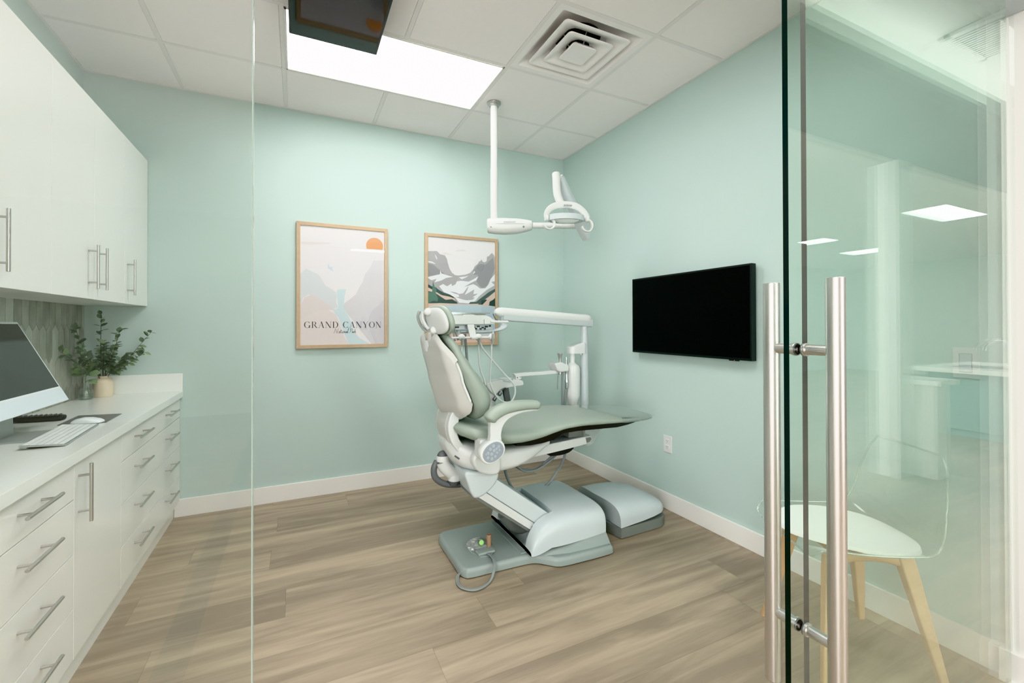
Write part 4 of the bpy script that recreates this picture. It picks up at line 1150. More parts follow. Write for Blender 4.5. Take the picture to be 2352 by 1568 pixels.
P2 = [ ('cloud', [(0.179, 0.846), (0.255, 0.86), (0.313, 0.848), (0.377, 0.838), (0.232, 0.837)]) , ('cloud', [(0.395, 0.885), (0.5, 0.901), (0.575, 0.884), (0.406, 0.874)]) , ('mount', [(0.001, 0.859), (0.127, 0.867), (0.173, 0.839), (0.243, 0.83), (0.272, 0.798), (0.287, 0.755), (0.312, 0.704), (0.347, 0.668), (0.394, 0.647), (0.452, 0.647), (0.545, 0.658), (0.615, 0.678), (0.662, 0.714), (0.679, 0.741), (0.732, 0.77), (0.749, 0.793), (0.773, 0.798), (0.782, 0.816), (0.807, 0.792), (0.834, 0.789), (0.866, 0.802), (0.872, 0.848), (0.895, 0.849), (0.947, 0.887), (0.982, 0.865), (0.997, 0.842), (0.996, 0.365), (-0.002, 0.37)]) , ('rockdark', [(0.001, 0.746), (0.08, 0.734), (0.161, 0.693), (0.242, 0.651), (0.347, 0.642), (0.23, 0.636), (0.126, 0.641), (-0.0, 0.617)]) , ('rockdark', [(0.662, 0.706), (0.755, 0.77), (0.848, 0.766), (0.965, 0.841), (0.994, 0.74), (0.941, 0.636), (0.871, 0.557), (0.801, 0.532), (0.754, 0.555), (0.708, 0.6), (0.731, 0.662), (0.661, 0.66)]) , ('snow', [(-0.0, 0.617), (0.126, 0.641), (0.172, 0.649), (0.178, 0.686), (0.193, 0.657), (0.358, 0.63), (0.265, 0.618), (0.195, 0.592), (0.096, 0.57), (0.125, 0.605), (0.055, 0.589), (-0.0, 0.61)]) , ('snow', [(0.16, 0.536), (0.218, 0.559), (0.242, 0.548), (0.276, 0.538), (0.335, 0.564), (0.346, 0.542), (0.393, 0.558), (0.417, 0.588), (0.475, 0.596), (0.591, 0.591), (0.661, 0.615), (0.737, 0.647), (0.708, 0.608), (0.615, 0.576), (0.521, 0.537), (0.661, 0.569), (0.708, 0.554), (0.766, 0.528), (0.847, 0.533), (0.894, 0.572), (0.929, 0.628), (0.993, 0.676), (0.993, 0.606), (0.941, 0.597), (0.993, 0.566), (0.871, 0.518), (0.754, 0.455), (0.684, 0.401), (0.59, 0.379), (0.45, 0.383), (0.392, 0.431), (0.311, 0.461), (0.229, 0.482)]) , ('snow', [(0.446, 0.629), (0.545, 0.639), (0.592, 0.65), (0.545, 0.628), (0.487, 0.611)]) , ('snow', [(0.101, 0.836), (0.127, 0.808), (0.134, 0.783), (0.115, 0.8)]) , ('snow', [(0.001, 0.767), (0.068, 0.762), (0.115, 0.742), (0.001, 0.757)]) , ('snow', [(0.65, 0.664), (0.679, 0.699), (0.687, 0.684)]) , ('rockmid', [(0.311, 0.49), (0.393, 0.483), (0.451, 0.469), (0.509, 0.477), (0.591, 0.553), (0.568, 0.507), (0.532, 0.462), (0.614, 0.492), (0.673, 0.516), (0.661, 0.47), (0.731, 0.478), (0.649, 0.439), (0.684, 0.439), (0.649, 0.416), (0.556, 0.409), (0.497, 0.417), (0.392, 0.439), (0.451, 0.439), (0.439, 0.461), (0.358, 0.476)]) , ('green', [(-0.001, 0.553), (0.055, 0.532), (0.113, 0.525), (0.148, 0.504), (0.229, 0.475), (0.311, 0.461), (0.369, 0.439), (0.427, 0.376), (-0.002, 0.374)]) , ('pinkland', [(-0.001, 0.524), (0.078, 0.496), (0.194, 0.453), (0.311, 0.439), (0.381, 0.424), (0.404, 0.394), (0.346, 0.417), (0.252, 0.409), (0.183, 0.438), (0.101, 0.474), (-0.001, 0.488)]) , ('teal', [(-0.001, 0.481), (0.06, 0.474), (0.073, 0.582), (0.096, 0.532), (0.125, 0.503), (0.113, 0.474), (0.147, 0.417), (0.136, 0.391), (0.077, 0.399), (0.007, 0.374)]) , ('pinkland', [(-0.002, 0.37), (0.171, 0.377), (0.427, 0.373), (0.544, 0.371), (0.73, 0.378), (0.835, 0.432), (0.997, 0.511), (0.996, 0.353), (-0.002, 0.338)]) , ('green', [(0.59, 0.375), (0.614, 0.394), (0.707, 0.397), (0.754, 0.424), (0.836, 0.463), (0.894, 0.494), (0.997, 0.531), (0.997, 0.503), (0.894, 0.448), (0.824, 0.416), (0.754, 0.378)]) , ('green', [(0.899, 0.362), (0.911, 0.401), (0.964, 0.42), (0.996, 0.44), (0.996, 0.355)]) , ('green', [(0.73, 0.37), (0.777, 0.401), (0.847, 0.424), (0.87, 0.416), (0.8, 0.37)]) , ('lake', [(-0.0, 0.331), (0.194, 0.355), (0.427, 0.366), (0.73, 0.364), (0.996, 0.352), (0.998, 0.085), (0.659, 0.081), (0.309, 0.114), (-0.001, 0.202)]) , ('pinkfore', [(0.0, 0.202), (0.193, 0.161), (0.402, 0.112), (0.659, 0.081), (0.998, 0.03), (1.0, 0.0), (0.0, 0.0)]) , ('teal', [(-0.001, 0.238), (0.029, 0.201), (0.064, 0.143), (-0.001, 0.13)]) , ]
# letters drawn as strokes: heavy stems, hair-thin cross strokes, flat serifs
def letter(ch_):
    S_, h = .15, .035
    Q = lambda *p: [list(p)]
    def rect(x0, y0, x1, y1): return [[(x0, y0), (x1, y0), (x1, y1), (x0, y1)]]
    def diag(x0, y0, x1, y1, w): return [[(x0-w/2, y0), (x0+w/2, y0), (x1+w/2, y1), (x1-w/2, y1)]]
    def serif(x, y, w=.2): return rect(x-w/2, y-(0 if y < .5 else .03), x+w/2, y+(.03 if y < .5 else 0))
    def arc(cx_, rx, a0, a1, n=26, cy_=.5, ry=.51, t=S_, th_=.03):
        pts_o, pts_i = [], []
        for i in range(n+1):
            a = math.radians(a0+(a1-a0)*i/n)
            pts_o.append((cx_+rx*math.cos(a), cy_+ry*math.sin(a))); pts_i.append((cx_+(rx-t)*math.cos(a), cy_+(ry-th_)*math.sin(a)))
        return [[pts_o[i], pts_o[i+1], pts_i[i+1], pts_i[i]] for i in range(n)]
    if ch_ == 'O': return .98, arc(.49, .47, 0, 360, 40)
    if ch_ == 'C': return .90, arc(.47, .45, 42, 318) + rect(.80, .70, .835, 1.0) + rect(.80, .0, .83, .24)
    if ch_ == 'G': return .98, arc(.47, .45, 42, 318) + rect(.78, .70, .815, 1.0) + rect(.74, .03, .74+S_, .40) + serif(.815, .395, .30)
    if ch_ == 'D': return .96, rect(.10, 0, .10+S_, 1) + serif(.17, 0, .3) + serif(.17, .999, .3) + arc(.36, .52, -90, 90, 24) + rect(.2, 0, .38, .03) + rect(.2, .97, .38, 1)
    if ch_ == 'R': return .92, rect(.10, 0, .10+S_, 1) + serif(.17, 0, .32) + serif(.17, .999, .3) + arc(.42, .30, -90, 90, 18, .74, .26, .14, .03) + rect(.2, .48, .44, .51) + rect(.2, .97, .44, 1) + diag(.80, .0, .46, .49, .15) + serif(.84, 0, .2)
    if ch_ == 'A': return .94, diag(.12, 0, .46, 1, .035) + diag(.78, 0, .46, 1, .15) + rect(.24, .32, .66, .35) + serif(.12, 0, .24) + serif(.80, 0, .28)
    if ch_ == 'N': return 1.0, rect(.12, 0, .155, 1) + rect(.82, 0, .855, 1) + diag(.80, .0, .16, 1.0, .17) + serif(.14, 0, .24) + serif(.10, .999, .2) + serif(.84, .999, .24)
    if ch_ == 'Y': return .92, diag(.46, .44, .14, 1, .15) + diag(.47, .44, .80, 1, .035) + rect(.39, 0, .39+S_, .46) + serif(.465, 0, .32) + serif(.15, .999, .3) + serif(.80, .999, .22)
    if ch_ == 'M': return 1.16, rect(.12, 0, .155, 1) + rect(.90, 0, .90+S_, 1) + diag(.53, .05, .16, 1.0, .16) + diag(.53, .05, .93, 1.0, .035) + serif(.14, 0, .24) + serif(.975, 0, .3) + serif(.10, .999, .2) + serif(1.0, .999, .26)
    return .45, []

def poster(name, label, x0, x1, z0, z1, bg, polys, extra):
    y_wall, y_f = D-.001, D-.026
    t = thing(name, label, 'framed poster', ((x0+x1)/2, D-.013, (z0+z1)/2))
    fwid = .026
    bm = B()
    for q in ([(x0, z0), (x1, z0), (x1-fwid, z0+fwid), (x0+fwid, z0+fwid)], [(x1, z0), (x1, z1), (x1-fwid, z1-fwid), (x1-fwid, z0+fwid)],
              [(x1, z1), (x0, z1), (x0+fwid, z1-fwid), (x1-fwid, z1-fwid)], [(x0, z1), (x0, z0), (x0+fwid, z0+fwid), (x0+fwid, z1-fwid)]):
        prism(bm, q, 'y', y_f, y_wall, .0012, 1)
    obj('frame', bm, M['oak'], t, 30)
    ix0, ix1, iz0, iz1 = x0+fwid-.002, x1-fwid+.002, z0+fwid-.002, z1-fwid+.002
    yp = D-.016
    mats = [M['paper']]; idx = {}
    def mi(n):
        if n not in idx: idx[n] = len(mats); mats.append(PM[n])
        return idx[n]
    bm = B()
    PT = lambda p, k: (ix0+(ix1-ix0)*min(1, max(0, p[0])), yp-.00012*k, iz0+(iz1-iz0)*min(1, max(0, p[1])))
    f = bm.faces.new([bm.verts.new((a, yp, b)) for a, b in ((ix0, iz0), (ix1, iz0), (ix1, iz1), (ix0, iz1))])
    k = 1
    for n, pl in polys:
        f = bm.faces.new([bm.verts.new(PT(p, k)) for p in pl]); f.material_index = mi(n); k += 1
        f.normal_update(); bmesh.ops.triangulate(bm, faces=[f], ngon_method='EAR_CLIP')
    for n, pls in extra:
        for pl in pls:
            f = bm.faces.new([bm.verts.new(PT(p, k)) for p in pl]); f.material_index = mi(n)
            if len(pl) > 4:
                f.normal_update(); bmesh.ops.triangulate(bm, faces=[f], ngon_method='EAR_CLIP')
        k += 1
    for f in bm.faces:
        f.normal_update()
        if f.normal.y > 0: f.normal_flip()
    obj('print', bm, mats, t, None, recalc=False)
    bm = B(); box(bm, ix0, ix1, D-.0215, D-.020, iz0, iz1); obj('glazing', bm, M['pictureglass'], t, None)
    return t
def text_polys(s, xl, xr, zb, zc, sp=.10):
    w = sum(letter(c)[0]+sp for c in s)-sp
    sx = (xr-xl)/w; x = xl; out_ = []
    for c in s:
        wd_, pl = letter(c)
        for p in pl: out_.append([(x+a*sx, zb+(zc-zb)*b) for a, b in p])
        x += (wd_+sp)*sx
    return out_
def stroke(pts, w, asp):
    P = spline([(p[0], p[1], 0) for p in pts], 5); out_ = []
    for a, b in zip(P, P[1:]):
        d_ = b-a; 
        if d_.length < 1e-6: continue
        n__ = Vector((-d_.y*asp, d_.x/asp, 0)); n__ = n__/max(1e-6, math.hypot(n__.x, n__.y/asp))
        n__ = Vector((n__.x*w, n__.y*w, 0))
        out_.append([(a.x-n__.x, a.y-n__.y), (b.x-n__.x, b.y-n__.y), (b.x+n__.x, b.y+n__.y), (a.x+n__.x, a.y+n__.y)])
    return out_
asp = .60/.88
def script_text(x0, x1, zb, zc):
    W_ = x1-x0; h = zc-zb
    g = lambda pts: [(x0+W_*a, zb+h*b) for a, b in pts]
    st_ = [[(0, .0), (.05, .9), (.07, 1.05), (.10, .4), (.13, .0), (.17, .8), (.20, 1.1)],
           [(.25, .42), (.22, .38), (.20, .1), (.23, .02), (.26, .45), (.26, .05), (.29, .2)],
           [(.31, .9), (.30, .1), (.33, .08)], [(.28, .6), (.36, .66)],
           [(.36, .4), (.355, .05), (.385, .12)],
           [(.42, .42), (.39, .3), (.40, .02), (.43, .15), (.42, .42), (.46, .4)],
           [(.47, .42), (.46, .02), (.49, .4), (.505, .05), (.53, .2)],
           [(.56, .42), (.53, .3), (.54, .02), (.57, .42), (.57, .05), (.60, .3)],
           [(.60, .3), (.66, 1.1), (.64, 1.15), (.61, .1), (.64, .05)],
           [(.70, -.05), (.75, 1.05), (.72, .9), (.80, 1.1), (.83, .8), (.74, .45)],
           [(.84, .40), (.81, .3), (.81, .05), (.84, .4), (.845, .05), (.87, .25)],
           [(.88, .42), (.875, .05), (.89, .38), (.915, .36)],
           [(.95, 1.05), (.925, .02), (.93, .3), (.97, .45), (.945, .25), (.99, .02)]]
    out_ = []
    for s_ in st_: out_ += stroke(g(s_), .0021, asp)
    return out_
sun = [(.876+.106*math.cos(2*PI*i/48), .868+.106*asp*math.sin(2*PI*i/48)) for i in range(48)]
sun = [(min(.985, x), max(.839, z)) for x, z in sun]
poster('framed_poster', 'oak-framed canyon poster with orange sun and dark title lettering', -.002, .645, 1.086, 2.013, None, P1,
       [('sun', [sun]), ('ink', text_polys('GRAND CANYON', .044, .962, .145, .198)), ('ink', script_text(.385, .65, .100, .134))])
poster('framed_poster', 'oak-framed mountain lake poster partly hidden behind the dental headrest', .942, 1.593, 1.084, 2.011, None, P2,
       [('ink', text_polys('M', .215, .290, .100, .129)), ('ink', text_polys('O', .352, .408, .100, .129))])

# ------------------------------------------------------------------ screens
t = thing('wall_tv', 'black flat television hanging on the right wall, screen off', 'television', (XR, 2.09, 1.32))
ty0, ty1, tz0, tz1 = 1.615, 2.571, 1.056, 1.590
bm = B(); box(bm, XR-.060, XR-.022, ty0, ty1, tz0, tz1, .003, 2); box(bm, XR-.03, XR-.012, ty0+.10, ty1-.10, tz0+.06, tz1-.08, .004); obj('case', bm, M['tv_frame'], t, 35)
bm = B(); box(bm, XR-.0612, XR-.058, ty0+.011, ty1-.011, tz0+.014, tz1-.011); obj('screen', bm, M['tv_screen'], t, None)
bm = B(); box(bm, XR-.058, XR-.046, ty0+.085, ty0+.145, tz0-.006, tz0+.003, .001); 
nb = obj('sensor_bar', bm, M['black'], t, 35)
bm = B(); box(bm, XR-.0585, XR-.0575, ty0+.108, ty0+.111, tz0-.004, tz0-.001); obj('standby_light', bm, emat('standby_red', (1, .25, .15, 1), 1.5), nb)
bm = B(); box(bm, XR-.014, XR-.001, 1.95, 2.25, 1.20, 1.45, .003); obj('wall_bracket', bm, M['black'], t, 35)

CT = 2.742
t = thing('ceiling_screen', 'dark glossy monitor mounted face-down under the ceiling beside the light panel', 'monitor', (.18, 2.15, H))
bm = B(); box(bm, -.036, .397, 1.78, 2.532, CT, CT+.045, .004); obj('case', bm, M['ctv_frame'], t, 35)
bm = B(); box(bm, -.026, .384, 1.79, 2.520, CT-.0012, CT+.004); obj('screen', bm, M['ctv_screen'], t, None)
bm = B(); box(bm, .08, .28, 2.02, 2.22, CT+.044, H+.012, .004); obj('ceiling_bracket', bm, M['ctv_frame'], t, 35)

# ------------------------------------------------------------------ ceiling air diffuser
vx0, vx1, vy0, vy1 = gx+2*T+.012, gx+3*T-.012, gy-2*T+.012, gy-T-.012
vcx, vcy = (vx0+vx1)/2, (vy0+vy1)/2
t = thing('air_diffuser', 'square stepped white air diffuser set in the tiled ceiling', 'air vent', (vcx, vcy, H))
def sqring(h, z, r=.02): return [(vcx+x, vcy+y, z) for x, y in rrect(0, 0, h, h, r, 4)]
bm = B()
h0 = (vx1-vx0)/2
loft(bm, [sqring(h0, H+.012, .003), sqring(h0, H-.001, .003), sqring(h0-.030, H-.001, .012), sqring(h0-.036, H+.002, .014), sqring(h0-.060, H+.028, .03), sqring(h0-.095, H+.052, .05), sqring(.16, H+.075, .10), sqring(.125, H+.085, .12)], caps=False)
obj('outer_cone', bm, M['vent'], t, 50)
bm = B(); cyl(bm, (vcx, vcy, H+.078), (vcx, vcy, H+.165), .13, n=32); obj('duct_neck', bm, M['plenum'], t, 40)
for hh, zz in ((.213, H-.004), (.147, H-.010), (.080, H-.016)):
    bm = B()
    if hh > .09:
        loft(bm, [sqring(hh, zz+.006, .022), sqring(hh, zz, .022), sqring(hh-.006, zz-.003, .02), sqring(hh-.020, zz, .02), sqring(hh-.036, zz+.010, .03), sqring(hh-.085, zz+.038, .045), sqring(hh-.087, zz+.042, .045), sqring(hh-.03, zz+.020, .03), sqring(hh-.012, zz+.012, .022), sqring(hh, zz+.006, .022)], caps=False)
        obj('louvre_cone', bm, M['vent'], t, 50)
    else:
        loft(bm, [sqring(hh-.01, zz+.02, .016), sqring(hh, zz+.006, .016), sqring(hh, zz, .016), sqring(hh-.005, zz-.003, .014)])
        pl_ = obj('centre_plate', bm, M['vent'], t, 50)
for sx, sy in ((1, 0), (-1, 0), (0, 1), (0, -1)):
    bm = B(); cyl(bm, (vcx+sx*.05, vcy+sy*.05, H+.0), (vcx+sx*.10, vcy+sy*.10, H+.09), .003, n=8); obj('hanger_wire', bm, M['alum'], t, 40)

# ------------------------------------------------------------------ outlet and switch on the right wall
t = thing('wall_outlet', 'white duplex power outlet low on the right wall under the television', 'outlet', (XR, 2.285, .442))
bm = B(); box(bm, XR-.006, XR, 2.248, 2.322, .385, .500, .003); pl_ = obj('cover_plate', bm, M['plastic_w'], t, 35)
for z in (.463, .422):
    bm = B(); loft(bm, [[(XR-.0065, 2.285+x, z+y) for x, y in rrect(0, 0, .0165, .0145, .008, 4)], [(XR-.0082, 2.285+x, z+y) for x, y in rrect(0, 0, .0155, .0135, .008, 4)]])
    rc = obj('receptacle', bm, M['plastic_w'], t, 35)
    bm = B(); box(bm, XR-.0086, XR-.008, 2.277, 2.2795, z-.001, z+.007); box(bm, XR-.0086, XR-.008, 2.2905, 2.293, z, z+.007); cyl(bm, (XR-.0086, 2.285, z-.007), (XR-.008, 2.285, z-.007), .0024, n=10); obj('slots', bm, M['socket'], rc, None)
t = thing('light_switch', 'white rocker light switch on the right wall behind the glass door', 'light switch', (XR, .775, 1.108))
bm = B(); box(bm, XR-.006, XR, .737, .813, 1.050, 1.166, .003); obj('cover_plate', bm, M['plastic_w'], t, 35)
bm = B(); prism(bm, [(XR-.006, 1.074), (XR-.0105, 1.075), (XR-.0085, 1.108), (XR-.0075, 1.142), (XR-.006, 1.142)], 'y', .758, .792, .0006, 1); rk = obj('rocker', bm, M['plastic_c'], t, 35)
bm = B(); box(bm, XR-.0065, XR-.0058, .7565, .7935, 1.0725, 1.1435); obj('rocker_gap', bm, M['gap'], rk)
# ------------------------------------------------------------------ cabinets on the left wall
XF, XTK, XU, XCT = -.691, -.722, -.864, -.674
def bar_pull(parent, x, p0, p1, inset=.04, r=.0056, out_=.035):
    """bar handle on a front at plane x; p0/p1 are (y, z) bar ends"""
    bm = B()
    a, b = Vector((x+out_, *p0)), Vector((x+out_, *p1)); d_ = (b-a).normalized()
    cyl(bm, a, b, r, n=16, rnd=.0008)
    for q in (a+d_*inset, b-d_*inset): cyl(bm, (x-.001, q.y, q.z), (x+out_, q.y, q.z), r*.72, n=12)
    return obj('handle', bm, M['nickel'], parent, 35)
def front(name, parent, x, y0, y1, z0, z1, g=.0016):
    bm = B(); box(bm, x-.018, x, y0+g, y1-g, z0+g, z1-g, .0012, 2); return obj(name, bm, M['cab'], parent, 20)

ZT, ZB = .779, .103
def base_unit(label, y0, y1):
    t = thing('base_cabinet', label, 'cabinet', (-.93, (y0+y1)/2, 0))
    bm = B(); box(bm, XL+.012, XF-.020, y0+.001, y1-.001, ZB, ZT+.003); obj('carcass', bm, M['gap'], t, None)
    bm = B(); box(bm, XL+.012, XTK, y0, y1, 0, ZB); obj('toe_kick', bm, M['cab'], t, None)
    return t
cuts = [ZB, .282, .468, .656, ZT]
hz = [.228, .409, .591, .732]
u = base_unit('white base cabinet with four drawers nearest the viewer, left of the tall door', 1.13, 2.048)
for i in range(4):
    f = front('drawer', u, XF, 1.13, 2.048, cuts[i], cuts[i+1]); bar_pull(f, XF, (1.662, hz[i]), (1.868, hz[i])); bar_pull(f, XF, (1.30, hz[i]), (1.506, hz[i]))
u = base_unit('white base cabinet with a single tall door and vertical bar handle', 2.048, 2.507)
f = front('door', u, XF, 2.048, 2.507, ZB, ZT); bar_pull(f, XF, (2.082, .562), (2.082, .768))
u = base_unit('white base cabinet with four wide two-handle drawers against the back wall', 2.507, D-.002)
for i in range(4):
    f = front('drawer', u, XF, 2.507, D-.002, cuts[i], cuts[i+1]); bar_pull(f, XF, (2.647, hz[i]), (2.853, hz[i])); bar_pull(f, XF, (3.20, hz[i]), (3.406, hz[i]))

t = thing('countertop', 'long white stone countertop over the base cabinets', 'countertop', (-.93, 2.4, .786))
bm = B(); box(bm, XL+.010, XCT, 1.12, D-.001, .786, .826, .002, 2); obj('slab', bm, M['counter'], t, 35)
bm = B(); box(bm, XL+.010, XCT, D-.020, D-.001, .826, .944, .0015, 2); tag(obj('stone_upstand', bm, M['counter'], None, 35), 'low white stone upstand strip on the back wall behind the cream vase', 'backsplash')

ZU0, ZU1 = 1.381, 2.318
def wall_unit(label, y0, y1, doors):
    t = thing('wall_cabinet', label, 'cabinet', (-1.02, (y0+y1)/2, ZU0))
    bm = B(); box(bm, XL+.002, XU-.020, y0+.0008, y1-.0008, ZU0, ZU1); obj('carcass', bm, M['cab'], t, None)
    for a, b, hy in doors:
        f = front('door', t, XU, a, b, ZU0-.002, ZU1, .0011)
        bar_pull(f, XU, (hy, 1.428), (hy, 1.631), .028)
wall_unit('white wall cabinet nearest the viewer at the top left', 1.54, 2.355, [(1.54, 1.948, 1.90), (1.948, 2.355, 1.982)])
wall_unit('white wall cabinet with a pair of doors in the middle of the row', 2.355, 3.180, [(2.355, 2.764, 2.700), (2.764, 3.180, 2.806)])
wall_unit('single-door white wall cabinet beside the back wall', 3.180, D-.002, [(3.180, D-.002, 3.222)])

# ------------------------------------------------------------------ computer and desk things
ZC = .826
t = thing('desktop_computer', 'thin white all-in-one desktop computer tilted back on the counter', 'computer', (-1.0, 2.36, ZC))
yr, yl = 2.632, 2.085
Bt = Vector((-.907, 0, .930)); Tt = Vector((-1.072, 0, 1.272)); up_ = (Tt-Bt).normalized(); L_ = (Tt-Bt).length
nn = Vector((up_.z, 0, -up_.x))     # out of the screen
def slab(bm, q0, q1, ya, yb, n0, n1, bev=.0):
    pts = [Bt+up_*q0+nn*n0, Bt+up_*q1+nn*n0, Bt+up_*q1+nn*n1, Bt+up_*q0+nn*n1]
    prism(bm, [(p.x, p.z) for p in pts], 'y', ya, yb, bev, 2)
bm = B(); slab(bm, 0, L_, yl, yr, -.0115, 0, .003); ca = obj('display_case', bm, M['imac_white'], t, 35)
bm = B(); slab(bm, .0005, .062, yl+.0005, yr-.0005, -.004, .0006); obj('chin', bm, M['imac'], ca, 35)
bm = B(); slab(bm, .068, L_-.010, yl+.011, yr-.011, -.004, .0008); obj('screen', bm, M['imac_screen'], ca, None)
bm = B()
loft(bm, [[(-1.005, y, ZC+.004) for y in (2.29, 2.43)] + [(-1.000, y, ZC+.004) for y in (2.43, 2.29)], [(-1.008, y, .93) for y in (2.29, 2.43)] + [(-1.002, y, .93) for y in (2.43, 2.29)], [(-1.012, y, 1.06) for y in (2.29, 2.43)] + [(-.988, y, 1.06) for y in (2.43, 2.29)]])
obj('stand_neck', bm, M['imac_stand'], t, 35)
bm = B(); box(bm, -1.075, -.895, 2.262, 2.462, ZC, ZC+.006, .002); obj('stand_foot', bm, M['imac_stand'], t, 35)

t = thing('keyboard', 'flat white keyboard lying in front of the computer', 'keyboard', (-.81, 2.31, ZC))
ka = Matrix.Translation((-.815, 2.318, ZC)) @ Matrix.Rotation(math.radians(4), 4, 'Z') @ Matrix.Rotation(math.radians(4.5), 4, 'Y')
def kbox(bm, x0, x1, y0, y1, z0, z1, bev=0, seg=2):
    box(bm, x0, x1, y0, y1, z0, z1, bev, seg, 0, ka)
bm = B(); kbox(bm, -.060, .060, -.195, .195, .006, .011, .002); obj('tray', bm, M['alum'], t, 35)
bm = B(); kbox(bm, -.058, -.040, -.19, .19, .000, .006, .001); obj('rear_foot', bm, M['imac_stand'], t, 35)
for r in range(6):
    n_ = 14 if r < 5 else 10
    for i in range(n_):
        y0, y1 = -.190+.380*i/n_+.0015, -.190+.380*(i+1)/n_-.0015
        x0 = -.055+.0185*r
        if r == 5 and 3 < i < 6: continue
        if r == 5 and i == 3: y1 = -.190+.380*6/n_-.0015
        bm = B(); kbox(bm, x0, x0+.0162, y0, y1, .011, .0126, .0006, 1); obj('key', bm, M['key'], t, 35)

t = thing('mouse_pad', 'dark grey thin mouse pad near the counter edge', 'mouse pad', (-.85, 2.68, ZC))
bm = B(); prism(bm, [(-.927, 2.582), (-.758, 2.566), (-.765, 2.784), (-.935, 2.815)], 'z', ZC, ZC+.003, .0008, 1); obj('pad', bm, M['pad'], t, 35)
bm = B()
mt = Matrix.Translation((-.828, 2.585, ZC+.003)) @ Matrix.Rotation(math.radians(78), 4, 'Z')
rings = []
for k, (y, hx_, hz_) in enumerate(((-.056, .012, .007), (-.053, .020, .010), (-.04, .027, .0155), (-.015, .029, .0205), (.015, .0285, .0215), (.04, .026, .0165), (.053, .019, .010), (.056, .011, .006))):
    rings.append([mt @ Vector((a_, y, max(0.001, b_+hz_*.12))) for a_, b_ in supell(24, hx_, hz_, 2.4)])
loft(bm, rings)
tag(obj('computer_mouse', bm, M['imac_white'], None, 60), 'smooth white computer mouse on the dark grey pad', 'mouse')

t = thing('remote_control', 'black remote control with raised rubber buttons lying behind the keyboard', 'remote', (-1.05, 2.735, ZC))
mt = Matrix.Translation((-1.055, 2.735, ZC)) @ Matrix.Rotation(math.radians(-6), 4, 'Z')
bm = B(); rings = []
for x, e in ((-.105, .5), (-.101, .85), (-.09, 1), (0, 1), (.09, 1), (.101, .85), (.105, .5)):
    rings.append([mt @ Vector((x, a_*1.0, .0135+b_)) for a_, b_ in supell(20, .023*e, .0135*e, 2.6)])
loft(bm, rings); obj('body', bm, M['black'], t, 50)
for i in range(11):
    for j in range(3):
        bm = B(); c = mt @ Vector((-.088+.0172*i, -.012+.012*j, .026)); lathe(bm, c, [(.0045, -.002), (.0045, .0025), (.003, .0038), (0, .004)], 10); obj('button', bm, M['dark_grey'], t, 50)

# ------------------------------------------------------------------ vases and greenery
VX, VY = -1.058, 3.528
bm = B(); lathe(bm, (VX, VY, ZC), [(0, 0), (.043, 0), (.047, .004), (.0475, .03), (.0475, .085), (.045, .100), (.036, .110), (.026, .114), (.0255, .122), (.028, .125), (.026, .1262), (.022, .122), (.021, .10), (.038, .09), (.038, .01), (0, .008)], 40)
tag(obj('ceramic_vase', bm, M['vase'], None, 45), 'squat cream ceramic vase in the back corner of the counter', 'vase')

def leaf(bm, p, d_, n__, L_, w_, mi=0, fold=.18):
    d_ = Vector(d_).normalized(); n__ = Vector(n__); n__ = (n__-d_*n__.dot(d_)).normalized(); s_ = d_.cross(n__)
    prof_ = [(0, .10), (.15, .55), (.35, .95), (.55, 1.0), (.75, .72), (.9, .36), (1.0, .02)]
    mid, lf, rt = [], [], []
    for t_, k in prof_:
        c = p + d_*(L_*t_) - n__*(L_*.18*t_*t_)
        mid.append(bm.verts.new(c)); lf.append(bm.verts.new(c+s_*(w_*k)+n__*(w_*k*fold))); rt.append(bm.verts.new(c-s_*(w_*k)+n__*(w_*k*fold)))
    for i in range(len(prof_)-1):
        for a_, b_ in ((lf, mid), (mid, rt)):
            f = bm.faces.new((a_[i], a_[i+1], b_[i+1], b_[i])); f.material_index = mi
rnd = random.Random(11)
t = thing('greenery_branches', 'bunch of dark green leafy branches standing in the cream vase', 'plant', (VX, VY, ZC+.11))
root_ = Vector((VX, VY, ZC+.06))
br = [  # tip, mid bow
 ((-1.030, 3.40, 1.322), (-1.06, 3.49, 1.10)), ((-1.135, 3.38, 1.235), (-1.12, 3.46, 1.06)), ((-.815, 3.47, 1.212), (-.95, 3.49, 1.03)), ((-.855, 3.50, 1.090), (-.97, 3.50, .99)),
 ((-.945, 3.40, 1.230), (-1.0, 3.48, 1.08)), ((-1.148, 3.22, 1.120), (-1.10, 3.40, 1.01)), ((-1.085, 3.30, 1.13), (-1.08, 3.43, 1.04)), ((-.93, 3.46, 1.09), (-1.0, 3.50, 1.0)), ((-1.03, 3.44, 1.15), (-1.05, 3.5, 1.02)), ((-1.10, 3.36, 1.09), (-1.09, 3.46, 1.0)), ((-.985, 3.42, 1.13), (-1.02, 3.48, 1.02))]
lv = B()
